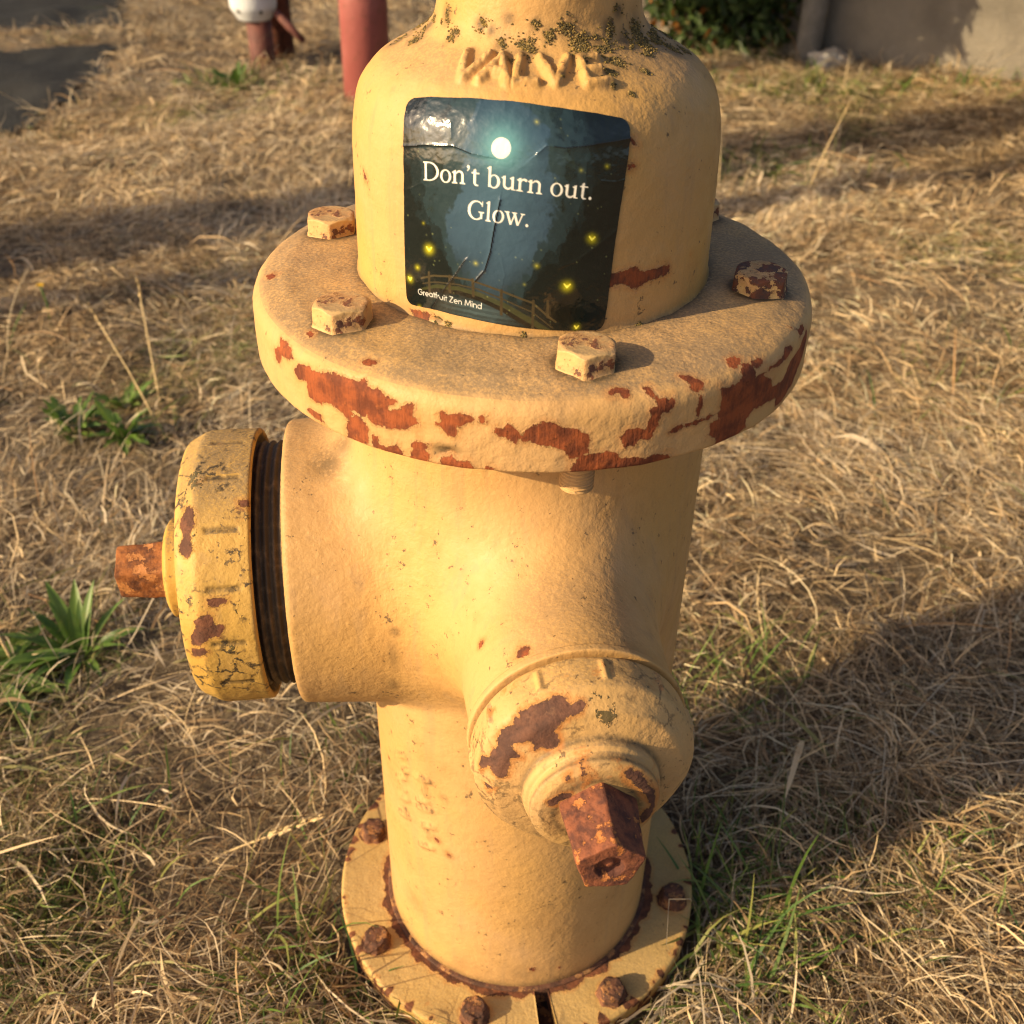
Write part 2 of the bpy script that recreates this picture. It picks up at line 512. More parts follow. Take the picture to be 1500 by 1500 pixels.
P_BOLT = paint('paint_bolt', (.53, .345, .145), (.55, .365, .17), dirt=.6, specks=1.0, extra=.2, wear=.20, moss=.3, seed=6.1, rust=((.20, .072, .030), (.10, .055, .042)), streaks=False)
P_BOLTR = paint('paint_bolt_rusty', (.62, .41, .16), (.60, .38, .15), dirt=.6, specks=1.4, extra=1.2, wear=.85, moss=.4, seed=16.4, rust=((.16, .055, .026), (.07, .045, .038)), streaks=False)
P_BASE = paint('paint_base', (.47, .31, .10), (.50, .335, .125), dirt=.35, specks=.8, extra=.08, wear=.0, moss=.5, seed=7.9, rust=((.17, .062, .028), (.07, .030, .018)), stain=.45, streaks=False)
P_NUT = paint('paint_nut', (.44, .17, .055), (.38, .13, .04), dirt=.2, specks=2.5, extra=1.5, wear=1.25, moss=.2, seed=8.4, rust=((.215, .072, .034), (.075, .028, .020)), stain=.6, rough=.6, streaks=False)
P_NUTO = paint('paint_nut_orange', (.44, .21, .075), (.40, .17, .055), dirt=.2, specks=2.5, extra=1.4, wear=1.1, moss=.2, seed=11.4, rust=((.29, .105, .030), (.095, .036, .018)), stain=.6, rough=.6, streaks=False)
P_RUST = paint('paint_rusted', (.30, .16, .06), (.24, .11, .045), dirt=.6, specks=2.5, extra=1.3, wear=1.1, moss=.6, seed=9.9, rust=((.15, .065, .036), (.06, .030, .021)), rough=.7, streaks=False)
M = Mat('shaded_thread_iron')
v = M.coord()
n1 = M.noise(v, 120, 5, .6)
M.set(Base_Color=M.mix(M.rng(n1, .45, .75), (.045, .028, .013), (.13, .082, .038)), Roughness=.7, Normal=M.bump(n1, .001))
MAT_THREAD = M.m

CHIPS = {
    'flange': [
        [-394.9, 78.8, -389.7, 83.3, -382.1, 85.5, -379.2, 84.4, -366, 87.2, -355.7, 88.7, -348.2, 88.2, -344.5, 90.9, -342.5, 88.4, -334.5, 87.1, -325.2, 84.1, -330.3, 80.4, -329.8, 77.9, -326.7, 78.1, -318.6, 84.4, -315.9, 84.5, -316.8, 79.3, -312.9, 74.5, -319.7, 70.3, -331.1, 67.2, -338.9, 68.1, -342.7, 71.5, -345.1, 68.1, -349.6, 73.2, -353.5, 71.2, -351.5, 68.6, -356.3, 64.8, -360.6, 67.9, -365.1, 70.3, -369.4, 69.3, -377.9, 65.2, -384.3, 66.5, -383.6, 76.9, -391.1, 74.5, -393.9, 76.6],
        [-354.8, 65.4, -348.5, 69.6, -343.9, 66.5, -341.9, 61.9, -343.1, 53.9, -350.5, 53, -356.3, 53.9, -356.4, 60.8],
        [-386.5, 59.5, -380.4, 60.7, -375, 59.5, -371.2, 55.7, -381.1, 56.3, -387.8, 57.5],
        [-340.6, 60.9, -336.8, 60.8, -335.7, 57.1, -331.8, 56.3, -325.9, 58.7, -322.8, 56.9, -322.2, 52.9, -327, 52.9, -333.6, 52.9, -340, 54.3],
        [-411.7, 89.5, -404.2, 90, -397.4, 87.5, -395.2, 84.6, -403.4, 81.2, -407.1, 81.6, -410.2, 74.2, -415.7, 75.1, -415.5, 81.3, -408.9, 86],
        [-303, 83.4, -300.2, 83.3, -297.9, 82.4, -294.1, 84.2, -286.5, 83.5, -285.4, 81.2, -289.7, 78.7, -294.1, 77.4, -295.9, 72, -299.2, 71.4, -302, 74.2, -304.8, 76.2, -302.4, 78.5],
        [-283.5, 83.2, -281.1, 84, -280.8, 80.7, -282.7, 80.2],
        [-317, 62.4, -312.7, 64.7, -309.2, 63.6, -310.5, 60, -309.1, 56.9, -309.7, 52.9, -314.5, 52.9, -319.3, 52.9, -318.5, 57.3, -316.6, 59.2],
        [-302.5, 57, -297.8, 59.2, -294.5, 57.1, -288.9, 57.4, -286.3, 54.4, -286.7, 52.9, -294.5, 52.9, -303.2, 52.9],
        [-282, 53.9, -279.5, 55.2, -276.9, 54.8, -277.8, 52.9, -281.1, 52.9],
        [-352.5, 99.4, -350.5, 102.6, -345, 102.9, -344.4, 100.6, -346.6, 98.6],
        [-487, 97.3, -487.9, 101.5, -483.1, 103.9, -480, 101.7, -480.1, 99],
        [-398.2, 100, -398.3, 102.3, -394.7, 102.3, -393.6, 99.8],
        [-275.7, 78.4, -272, 78, -269.9, 81.3, -266.2, 78.4, -264.5, 74, -266.1, 70.7, -270.4, 72.4, -273.6, 72.8, -275.9, 75.8],
        [-263.5, 74.7, -262, 79.2, -257.8, 80.6, -254.7, 82.4, -249.5, 81.8, -245.1, 79.3, -237.6, 77.7, -232.6, 74.7, -230.8, 72, -232.1, 65.6, -235.8, 62, -240.6, 61.6, -242.5, 66.3, -245.8, 68.4, -255.4, 69.8, -258.1, 70.4, -264, 71.5],
        [-238.3, 58.2, -235.8, 63.3, -231.4, 62.9, -227.1, 64.5, -218, 62.7, -216.1, 59.8, -206, 58, -198.7, 57.9, -189.9, 56.5, -188.1, 52.9, -200.6, 52.9, -215.1, 52.9, -226.4, 52.9, -239.7, 52.9, -239.3, 56.2],
        [-216.9, 71.7, -214.4, 75.2, -207.5, 75.4, -203.9, 74.1, -203.1, 78.5, -202.3, 84.5, -198.8, 85.6, -200.5, 89.8, -203.4, 92.6, -203.7, 96.7, -200.7, 96.5, -199.2, 92.5, -196.4, 89.6, -189.8, 88.4, -189.2, 85.5, -192.6, 81.4, -196.2, 80.9, -198.2, 76.2, -199.5, 71.3, -202.1, 67.9, -207.1, 70.2, -209, 65.9, -213.6, 65.4, -215.6, 68.3],
        [-222.3, 96, -217.6, 98.3, -210.5, 96.2, -212, 92.1, -215.4, 91.4, -216.9, 94.7, -221.7, 93.9],
        [-181.4, 98.4, -175.1, 97.3, -174, 94.7, -170.7, 91.7, -172.5, 89.2, -175.6, 88.2, -173.3, 84.7, -174.1, 78.1, -175.5, 73.9, -176.6, 74.8, -175.9, 82.4, -176.5, 86.7, -180.2, 90.4, -179.5, 94.7, -181.7, 96.9],
        [-149.4, 99, -143.3, 99.5, -140.7, 96.9, -144.9, 93.8, -148.4, 92.8, -151.3, 95.3],
        [-162.6, 86, -149.3, 85, -146.9, 88.5, -143.8, 94.1, -139, 92.3, -137.1, 88.3, -137.1, 84.1, -131.3, 84.5, -122.9, 85.2, -113.5, 85.4, -106.3, 89, -100.7, 88.7, -98, 85.6, -108.6, 83.5, -125.3, 83.6, -129.3, 82.5, -121.5, 76.8, -117.4, 71, -107, 70.6, -102.1, 76.7, -97.3, 80.1, -88.5, 80.3, -80.8, 84.9, -73, 87, -73.2, 80.2, -77.3, 69.6, -90.8, 59, -104.1, 55.4, -112.5, 55.7, -113.1, 61.6, -122.3, 64.2, -134.9, 64.6, -141.4, 60.4, -138.5, 55.7, -146.4, 53, -161.7, 54.1, -161.6, 57.5, -166.5, 60.5, -167, 68.1, -161.1, 68.8, -163.2, 72.2, -177.1, 70.4, -187.4, 68.5, -191.3, 69.5, -187.7, 71.2, -173.3, 72.6, -161.8, 73, -161, 81.9],
        [-136.7, 92.8, -130.9, 92.7, -127.1, 91.2, -130.3, 88.5, -134.1, 88.6, -136.6, 90.7],
        [-89.7, 95.8, -83.8, 90.4, -76.2, 90.6, -76.7, 87.2, -86, 87.2, -85, 90.2],
    ],
    'bonnet': [
        [-123.7, 34.1, -114.8, 34.5, -109.4, 34.4, -104.3, 31.3, -100.5, 31.1, -92.8, 31.7, -85.9, 30.9, -85.7, 26.7, -93.8, 25.7, -101.5, 25.1, -107.8, 22.8, -112.8, 25, -115.5, 26.5, -123.3, 27.4],
        [-116.4, 100, -112.6, 98.4, -111.3, 95.7, -114.4, 95.1, -116.5, 98.2],
        [-117.6, 87.1, -113.8, 87.5, -112.6, 85.8, -116.1, 85],
        [307.4, 111.7, 301.3, 114.6, 320.7, 114.7, 328.9, 110.7],
        [-230.3, 5, -223.7, 6.2, -216.5, 6.6, -218.1, 0, -226.4, 1.6],
        [-272.2, 67.9, -268.3, 66.9, -266.7, 64.5, -270.6, 64.1],
    ],
    'cap_p': [
        [97.2, 53.1, 93.4, 49, 84.8, 49.6, 78.3, 52.7, 71.1, 50.4, 66, 53, 64.3, 57.3, 68.1, 60.6, 72.3, 60.5, 77.7, 57.8, 85.4, 60.1, 92.7, 59, 96.4, 55.6],
        [28.9, 49.3, 30.7, 43.6, 27, 41.3, 23.3, 41, 22.9, 36.3, 19.8, 35.3, 16.2, 38.5, 13.6, 45.7, 7.9, 54, 7.7, 58.2, 15.5, 57.7, 21.1, 53.4, 25.6, 53.6],
        [4.5, 59.6, 7, 50.9, 4.4, 47, -1.1, 54, -2.4, 60.1],
        [39.2, 44.1, 39.5, 38.6, 39.1, 31.9, 36.4, 32.8, 34.7, 39.1, 35.6, 43.1],
        [97.8, 23, 98.3, 17.5, 93.4, 16.4, 94, 22.3],
    ],
    'cap_f': [
        [111.3, 31.2, 106.7, 31.1, 101.8, 31.4, 98.6, 31.9, 93.8, 31.6, 91, 32.9, 89.5, 36.8, 83.9, 37.1, 82.9, 38.6, 84.9, 42.5, 88.5, 43.1, 91, 42.9, 94.2, 44.3, 98.4, 45.4, 101.8, 48.2, 100.8, 50.4, 103.4, 56.5, 109.4, 55.7, 114.3, 52.2, 119.3, 51.5, 115.5, 49.4, 117.2, 44.7, 121, 43.5, 125.4, 41.2, 127.2, 43.9, 128.1, 49.8, 131, 46.3, 133.4, 45, 138.5, 48.2, 145.5, 48.8, 148, 46.6, 146.8, 41.5, 144.4, 37.7, 150.2, 32.7, 147.8, 31.5, 143.1, 32.3, 140.9, 36.2, 135.5, 34.9, 131.8, 36.1, 125.7, 32.5, 122.9, 32.8, 118.3, 34.3, 115.7, 32.1, 114, 34.3],
        [138.7, 77.5, 131.1, 79.4, 120.6, 80.9, 114.2, 85.7, 124.5, 87.1, 133.4, 84.1, 142.4, 82, 144.3, 79.5],
        [57.5, 75.3, 52.6, 72.8, 42.2, 72.3, 27.9, 74.9, 15.1, 73.6, 2.6, 74.4, -18.3, 73.2, -25.4, 76, -18.4, 80.3, -2.4, 77.1, 16.4, 78.5, 33.5, 79.4, 49.8, 78.9],
        [-157.1, 36.4, -159.7, 39.9, -156.1, 41.2, -152.7, 37.3],
        [107.7, 73.4, 102.7, 72.9, 103.5, 75.7, 108.6, 75.7],
    ],
}


hyd = empty('fire_hydrant')
tag(hyd, 'chipped cream yellow fire hydrant with rust patches and a dark night scene sticker', 'fire hydrant')

def body_mesh():
    h = .0025
    xs = np.arange(-.185, .135, h); ys = np.arange(-.225, .135, h); zs = np.arange(.005, .586, h)
    X, Y, Z = np.meshgrid(xs.astype(np.float32), ys.astype(np.float32), zs.astype(np.float32), indexing='ij')
    S = body_sdf(X, Y, Z)
    ins = S < 0
    sh = np.array(S.shape)
    c = np.zeros(sh - 1, np.int8)
    for dx in (0, 1):
        for dy in (0, 1):
            for dz in (0, 1):
                c += ins[dx:sh[0] - 1 + dx, dy:sh[1] - 1 + dy, dz:sh[2] - 1 + dz]
    act = (c > 0) & (c < 8)
    idx = np.full(act.shape, -1, np.int32)
    idx[act] = np.arange(act.sum())
    I = np.argwhere(act)
    V = np.stack([xs[I[:, 0]] + h / 2, ys[I[:, 1]] + h / 2, zs[I[:, 2]] + h / 2], -1)
    F = []
    for ax in range(3):
        a = [slice(None)] * 3; b = [slice(None)] * 3
        a[ax] = slice(0, -1); b[ax] = slice(1, None)
        e0, e1 = ins[tuple(a)], ins[tuple(b)]
        o1, o2 = [(1, 2), (2, 0), (0, 1)][ax]
        for flip, m in ((False, e0 & ~e1), (True, ~e0 & e1)):
            K = np.argwhere(m)
            K = K[(K[:, o1] > 0) & (K[:, o2] > 0) & (K[:, o1] < sh[o1] - 1) & (K[:, o2] < sh[o2] - 1)]
            q = []
            for p1, p2 in ((-1, -1), (0, -1), (0, 0), (-1, 0)):
                k = K.copy(); k[:, o1] += p1; k[:, o2] += p2
                q.append(idx[k[:, 0], k[:, 1], k[:, 2]])
            q = np.stack(q, -1)
            F.append(q[:, ::-1] if flip else q)
    F = np.vstack(F)
    e = 2e-4
    for _ in range(4):
        s = body_sdf(*V.T)
        g = np.stack([body_sdf(*(V + d).T) - body_sdf(*(V - d).T) for d in np.eye(3) * e], -1) / (2 * e)
        g /= (g ** 2).sum(1)[:, None] + 1e-6
        V = V - np.clip(s[:, None] * g, -h, h) * .9
    return V, F
BV, BF = body_mesh()
# worn cast marks low on the left of the barrel: two columns of raised, unreadable characters
def seg_d(px, py, x0, y0, x1, y1):
    ex, ey = x1 - x0, y1 - y0
    t = np.clip(((px - x0) * ex + (py - y0) * ey) / (ex * ex + ey * ey + 1e-9), 0, 1)
    return np.hypot(px - x0 - t * ex, py - y0 - t * ey)
th = np.degrees(np.arctan2(BV[:, 1], BV[:, 0])); uu = th * 2.0; vv = BV[:, 2] * 1000
hgt = np.zeros(len(BV))
mark_dirt = np.zeros(len(BV))
marks = [(-292, 262, -281, 270), (-292, 262, -283, 251), (-283, 251, -279, 256), (-293, 236, -281, 246), (-293, 236, -282, 229), (-288, 240, -285, 231),
         (-293, 214, -280, 222), (-293, 214, -283, 204), (-293, 195, -281, 201), (-268, 258, -256, 263), (-262, 258, -259, 244), (-268, 233, -258, 238), (-268, 225, -256, 230), (-266, 206, -254, 212), (-262, 208, -260, 196), (-268, 180, -256, 186)]
msk = (th > -160) & (th < -110) & (vv > 150) & (vv < 290)
for mk in marks:
    d = seg_d(uu[msk], vv[msk], *mk)
    hgt[msk] = np.maximum(hgt[msk], .0016 * np.exp(-(d / 2.6) ** 4))
    mark_dirt[msk] = np.maximum(mark_dirt[msk], np.exp(-((d - 2.4) / 1.1) ** 2) * np.clip(fbm(uu[msk] * .16 + 70, vv[msk] * .16, 23, 3) * 3.4 - 1.35, 0, 1))
nr = BV[:, :2] / np.linalg.norm(BV[:, :2], axis=1)[:, None]
BV[:, :2] += nr * hgt[:, None]
chipb = np.full(len(BV), -.02)
for x, y, z, r in [(-.011, -.19, .481, 4.2), (-.034, -.166, .466, 2.6), (-.066, -.093, .199, 2.2), (-.058, -.100, .188, 2.0), (.008, -.114, .057, 2.6), (.03, -.11, .052, 1.5),
                   (.07, -.127, .467, 1.2), (-.094, -.066, .232, 1.8), (-.103, -.05, .243, 1.6), (-.152, -.085, .46, 2.0), (-.157, -.092, .345, 2.6), (-.152, -.094, .336, 1.4)]:
    chipb = np.maximum(chipb, r * .001 - np.sqrt(((BV - (x, y, z)) ** 2).sum(1)))
grb = np.zeros(len(BV))
for x, y, z, r, st_, dr in ((-.128, -.04, .503, 14, .8, 0), (-.119, -.032, .513, 12, .7, 0), (-.118, -.055, .490, 10, .45, 0), (-.13, -.065, .470, 16, .35, 0), (-.086, -.112, .425, 3.5, .9, 0), (-.0875, -.109, .405, 3.5, .7, 9), (-.09, -.105, .375, 4, .6, 9),
                         (-.034, -.166, .466, 3, .8, 0), (-.066, -.093, .199, 4, .7, 0), (-.060, -.098, .252, 4, .6, 0), (-.058, -.100, .188, 5, .6, 0), (-.09, -.07, .09, 14, .3, 0), (0, -.115, .05, 12, .35, 0), (-.05, -.104, .05, 12, .3, 0)):
    d = np.sqrt((BV[:, 0] - x) ** 2 + (BV[:, 1] - y) ** 2 + ((BV[:, 2] - z) / (1 + dr * .25)) ** 2) * 1000
    grb = np.maximum(grb, st_ * np.exp(-(d / r) ** 2))
grb = np.maximum(grb, mark_dirt)
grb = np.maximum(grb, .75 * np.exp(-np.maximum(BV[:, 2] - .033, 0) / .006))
grb = np.maximum(grb, .22 * np.clip((BV[:, 0] * math.cos(ANG_P) + BV[:, 1] * math.sin(ANG_P) - .09) / .06, 0, 1))
mesh_np('barrel', BV, BF, P_BODY, hyd, attrs={'chip': chipb, 'grime_shade': grb})

TH_DENSE = np.radians(np.concatenate([np.linspace(-180, 20, 600, endpoint=False), np.linspace(20, 180, 90, endpoint=False)]))
# letters cast into the bonnet's shoulder: V A L V E, softened by many coats of paint
LET = {'V': [(0, 1, .45, 0), (.45, 0, .95, 1)], 'A': [(0, 0, .48, 1), (.48, 1, .95, 0), (.2, .36, .75, .36)], 'L': [(.12, 1, .12, 0), (.12, 0, .8, 0)],
       'E': [(.1, 0, .1, 1), (.1, 1, .8, 1), (.1, .5, .65, .5), (.1, 0, .8, 0)]}
LETPOS = [('V', -125, -113.5), ('A', -113.5, -103), ('L', -102, -92), ('V', -92.5, -80), ('E', -77, -65.5)]
LICH = [(-170.6, 153, 7), (-151.6, 161, 5), (178, 134, 6), (-109, 165, 3), (-99, 151.5, 6.5), (-111, 153.5, 4), (-118, 159, 3), (-79, 162.6, 5), (-72.4, 154.7, 6), (-61.4, 153, 7), (-74, 147.4, 5.5), (-46.5, 151.8, 6),
        (-31, 155, 8), (-47, 166.4, 4), (-60, 140.7, 6), (-22, 146, 7), (-7, 131, 5), (-124.6, 161.6, 4), (-140.5, 153.7, 4), (-17.8, 136.6, 6), (-34, 147, 6), (-88, 158, 4), (-95, 163, 3), (-55, 160, 5), (-40, 141, 3), (-50, 132, 3), (-66, 134, 4), (-105, 143, 2.5),
        (-10, 150, 7), (5, 142, 7), (20, 150, 8), (-165, 143, 5), (170, 146, 7), (-68, 125, 2.2), (-62, 120, 1.8), (-100, 128, 1.4), (-85, 133, 1.8), (-121.8, 4, 2.5), (-95, 2.5, 3.0), (-60, 2.0, 2.2), (-118, 3.5, 2)]
def bonnet_disp(T, S):
    td, s = np.degrees(T), S * 1000
    h = np.zeros(len(T))
    m = (td > -131) & (td < -58) & (s > 120) & (s < 154)
    x, y = td[m] * 1.42, s[m]
    hh = np.zeros(m.sum())
    for ch, a, b in LETPOS:
        base = 129.0 - .07 * abs(a + 95) * (1 if a > -95 else .3)
        for x0, y0, x1, y1 in LET[ch]:
            d = seg_d(x, y, (a + (b - a) * x0) * 1.42, base + 17.0 * y0, (a + (b - a) * x1) * 1.42, base + 17.0 * y1)
            hh = np.maximum(hh, .0029 * np.exp(-(d / 2.7) ** 3) + .0006 * np.exp(-(d / 4.4) ** 2))
    h[m] = hh * (.75 + .5 * fbm(x * .35 + 500, y * .35, 71, 2))
    return h + .0006 * (fbm(td * .12 + 300, s * .09, 11, 2) - .5) + .0010 * np.clip((s - 138) / 30, 0, 1) * (fbm(td * .06 + 300, s * .06, 13, 2) - .5)
def bonnet_grime(T, S):
    s, td = S * 1000, np.degrees(T)
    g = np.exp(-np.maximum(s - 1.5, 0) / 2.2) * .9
    for t0, s0, rad in LICH:
        dt = (td - t0 + 180) % 360 - 180
        dd = np.hypot(dt * 1.05, s - s0) / rad
        g = np.maximum(g, .85 * np.exp(-dd ** 2 * .9))
    return {'grime_shade': g}
BON = resample(BONNET, .0009)
lathe('bonnet', BON, 'v', TH_DENSE, P_BON, hyd, bonnet_disp, CHIPS['bonnet'], .1, bonnet_grime)
lathe('bonnet_cap', resample(fillet([(.05, .799), (.066, .802, .004), (.068, .815, .006), (.052, .838, .02), (.03, .848, .004), (.028, .852, .002), (0, .853)]), .004), 'v', np.linspace(-math.pi, math.pi, 96, endpoint=False), P_BON, hyd)
FLA = resample(FLANGE, .0010)
GOUGE = (-.3088, .0611)
def flange_disp(T, S):
    td = np.degrees(T)
    return -.0024 * np.exp(-((T * .165 - GOUGE[0]) / .0060) ** 2 - ((S - GOUGE[1]) / .0030) ** 2) + .0012 * (fbm(td * .15 + 300, S * 60 + 9, 21, 3) - .5)
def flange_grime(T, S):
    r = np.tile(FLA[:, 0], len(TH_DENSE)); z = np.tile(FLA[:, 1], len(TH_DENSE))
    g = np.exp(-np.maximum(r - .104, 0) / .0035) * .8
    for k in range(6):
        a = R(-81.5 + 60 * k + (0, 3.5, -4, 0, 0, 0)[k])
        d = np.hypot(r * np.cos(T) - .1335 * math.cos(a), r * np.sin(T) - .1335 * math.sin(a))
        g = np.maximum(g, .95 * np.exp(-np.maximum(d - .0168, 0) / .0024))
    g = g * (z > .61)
    # a gouge in the rim, dark inside
    g = np.maximum(g, 1.0 * np.exp(-((T * .165 - GOUGE[0]) / .0075) ** 2 - ((S - GOUGE[1]) / .0042) ** 2))
    return {'grime_shade': g}
lathe('flange', FLA, 'v', TH_DENSE, P_FLA, hyd, flange_disp, CHIPS['flange'], .16, flange_grime)

def cap_disp(n_rib, a0, a1, first, wid, hh):
    """raised bars round the rim of a cap; a0..a1 along the profile (m)"""
    def f(T, S):
        ph = (np.degrees(T) - first) % (360 / n_rib)
        ph = np.minimum(ph, 360 / n_rib - ph) * math.pi / 180
        across = ph * wid[1] * 1000
        al = np.maximum(a0 - S, S - a1) * 1000
        d = np.maximum(across - wid[0], al)
        return hh * (1 / (1 + np.exp(np.clip(d / .35, -30, 30)))) + .0007 * (fbm(np.degrees(T) * .06 + 300, S * 90 + 7, 31, 3) - .5) * np.clip((.07 - S) / .02, 0, 1)
    return f
def cap_grime_shade(n_rib, a0, a1, first, wid, back):
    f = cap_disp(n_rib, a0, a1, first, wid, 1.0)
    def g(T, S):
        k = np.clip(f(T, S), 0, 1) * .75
        return {'grime_shade': np.maximum(k, np.clip((back - S) / .002, 0, 1))}  # dirty ribs, plus a back face darkened to stand for its shade
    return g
thc = np.linspace(-math.pi, math.pi, 460, endpoint=False)
CP = resample(CAP_P, .0010)
cp = lathe('pumper_cap', CP, 'p', thc, P_CAPP, hyd, cap_disp(16, .0235, .044, 6, (1.6, .093), -.0010), CHIPS['cap_p'], .09, cap_grime_shade(16, .0235, .044, 6, (1.9, .093), .0135))
tag(cp, 'ochre ribbed pumper cap with worn dark patches')
CF = resample(CAP_F, .0009)
def hose_grime(T, S):
    sc_ = arclen(CF)
    g = np.zeros(len(S))
    for r0, st_, w_ in ((.0365, .8, .0022), (.0338, .7, .0016), (.0215, .8, .003)):
        s0 = sc_[np.argmin(np.abs(CF[:, 0] - r0) + (0 if r0 > .03 else 9 * np.maximum(0, .2535 - CF[:, 1])))]
        g = np.maximum(g, st_ * np.exp(-((S - s0) / w_) ** 2))
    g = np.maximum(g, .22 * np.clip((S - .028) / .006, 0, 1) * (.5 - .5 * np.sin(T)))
    return {'grime_shade': np.clip(g, 0, 1)}
cf = lathe('hose_cap', CF, 'f', np.linspace(-math.pi, math.pi, 380, endpoint=False), P_CAPF, hyd, cap_disp(11, .0125, .0260, 82, (1.4, .058), .0016), CHIPS['cap_f'], .05, hose_grime)
tag(cf, 'hose cap with a broad brown bare patch')
# threads between the nozzles and their caps
def threads(name, kind, r, a0, a1, pitch, parent):
    a = np.arange(a0, a1, pitch / 8)
    prof = np.stack([r + .0011 * np.sin(a / pitch * 2 * np.pi), a], -1)
    return lathe(name, prof, kind, np.linspace(-math.pi, math.pi, 160, endpoint=False), MAT_THREAD, parent)
threads('nozzle_thread', 'p', .0835, .155, .205, .0055, hyd)
lathe('nozzle_rim', resample(fillet([(.052, .196), (.0605, .1965, .001), (.0605, .2015, .001), (.052, .202)]), .0008), 'f', np.linspace(-math.pi, math.pi, 240, endpoint=False), P_BODY, hyd)
threads('nozzle_thread', 'f', .0535, .200, .212, .004, hyd)

import bmesh
def bm_obj(name, bm, mat, parent=None, smooth=True, sharp=None):
    me = bpy.data.meshes.new(name)
    bm.normal_update()
    bm.to_mesh(me)
    bm.free()
    me.materials.append(mat)
    for p in me.polygons:
        p.use_smooth = smooth
    at = me.attributes.new('chip', 'FLOAT', 'POINT')
    at.data.foreach_set('value', np.full(len(me.vertices), -.02, np.float32))
    return link(bpy.data.objects.new(name, me), parent)
def prism(n, r0, r1, h, phase=0.0, pit=0.0, seed=0, rough=.0003, chamfer=0.0, foot=0.0):
    """a nut or bolt head as one polar sheet: n flats with rounded edges, optional round chamfer and punched centre"""
    na = n * 20
    th = np.linspace(0, 2 * np.pi, na, endpoint=False)
    a = (th % (2 * np.pi / n)) - np.pi / n
    flat = math.cos(np.pi / n) / np.cos(a)
    flat = 1 / (flat ** -30 + (.995 * np.ones(na)) ** -30) ** (1 / 30)          # corners a little worn
    rows = []
    for z in np.linspace(0, 1, 12):
        k = r0 + (r1 - r0) * z
        k = k + foot * math.exp(-z * h / .0012)
        rows.append((k * flat, np.full(na, z * (h - .0010))))
    for ang in (30, 60, 90):
        e = .0010
        k = r1 - e * (1 - math.cos(math.radians(ang)))
        rows.append((k * flat, np.full(na, h - e + e * math.sin(math.radians(ang)))))
    for f in np.linspace(.94, .02, 16):
        w = np.clip((f - .35) / .45, 0, 1)                                      # hexagon outside, round towards the middle
        r = (r1 - .001) * f * (flat * w + (1 - w))
        z = np.full(na, h)
        if pit:
            z = z - pit * np.clip((.44 - f) / .10, 0, 1) + pit * .55 * np.clip((.20 - f) / .10, 0, 1)
        rows.append((r, z))
    Rr = np.array([r for r, _ in rows]); Zz = np.array([z for _, z in rows])
    if chamfer:
        Zz = np.minimum(Zz, h - np.maximum(Rr - chamfer, 0) * .62)
    X = Rr * np.cos(th + phase); Y = Rr * np.sin(th + phase)
    o = seed * 13.7 + 100
    wob = (fbm(X * 260 + o, (Y + Zz * .7) * 260 + o, seed, 4) - .5) * rough * 3 + (fbm(X * 70 + o, (Y - Zz) * 70 + o, seed + 5, 2) - .5) * rough * 3
    X = X + wob * np.cos(th + phase); Y = Y + wob * np.sin(th + phase)
    Zz = Zz + (fbm(X * 150 + o, Y * 150 + o, seed + 9, 3) - .5) * rough * 2 * (Zz > h * .5)
    V = np.stack([X.T, Y.T, Zz.T], -1).reshape(-1, 3)
    return V, grid_faces(na, len(rows), True)
def np_part(name, VF, mat, parent):
    V, F = VF
    return mesh_np(name, V, F, mat, parent, True, {'chip': np.full(len(V), -.02)})
def place(o, kind, a):
    O, eu, ew, ea = frame(kind)
    m = Matrix((Vector(eu), Vector(ew), Vector(ea))).transposed().to_4x4()
    m.translation = Vector(O + ea * a)
    o.matrix_local = m
    return o
n_ = np_part('cap_nut', prism(5, .0215, .0184, .0352, R(86), .0035, 3, .0004), P_NUT, cf)
place(n_, 'f', .2540)
n_ = np_part('cap_nut', prism(5, .0208, .0188, .0345, R(29), .003, 4, .0005, 0, .003), P_NUTO, cp)
place(n_, 'p', .2460)
n_ = np_part('operating_nut', prism(5, .022, .019, .034, .4, 0, 5), P_NUT, hyd)
n_.location = (0, 0, .852)

# bolts that hold bonnet to barrel; the nearest shows its thread below the flange
bolt_me = None
for k in range(6):
    a = R(-81.5 + 60 * k + (0, 3.5, -4, 0, 0, 0)[k])
    if bolt_me is None:
        o = np_part('flange_bolt', prism(6, .0166, .0163, .0124, 0, 0, 7, .00020, .0132, .0012), P_BOLT, hyd)
        bolt_me = o.data
    else:
        o = link(bpy.data.objects.new('flange_bolt', bolt_me), hyd)
    if k == 1:
        o.data = bolt_me.copy()
        o.data.materials[0] = P_BOLTR
        tag(o, 'rusty bolt head with little paint left on the right of the flange')
    o.location = (.1335 * math.cos(a), .1335 * math.sin(a), .6195)
    o.rotation_euler = (R((0, 1.5, -1, 0, 1, -1.5)[k]), R((1, -1, 0, 1, 0, 0)[k]), R((22, 8, 40, 10, 31, 17)[k]))
    if k:
        continue
    z = np.arange(.548, .578, .0005)
    r = .0088 + .0007 * np.sin(z / .0022 * 2 * np.pi)
    tv = np.linspace(0, 2 * np.pi, 40, endpoint=False)
    V = np.stack([(r[None] * np.cos(tv)[:, None]), (r[None] * np.sin(tv)[:, None]), np.broadcast_to(z, (40, len(z)))], -1).reshape(-1, 3)
    V = np.vstack([V, [[0, 0, z[0]]]])
    tri = np.stack([np.arange(40), np.roll(np.arange(40), -1), np.full(40, len(V) - 1)], -1) * [len(z), len(z), 1]
    st = mesh_np('bolt_thread', V - np.array([0, 0, .6195]), [grid_faces(40, len(z), True), tri[:, [1, 0, 2]]], P_BODY, o, attrs={'chip': np.full(len(V), -.02)})
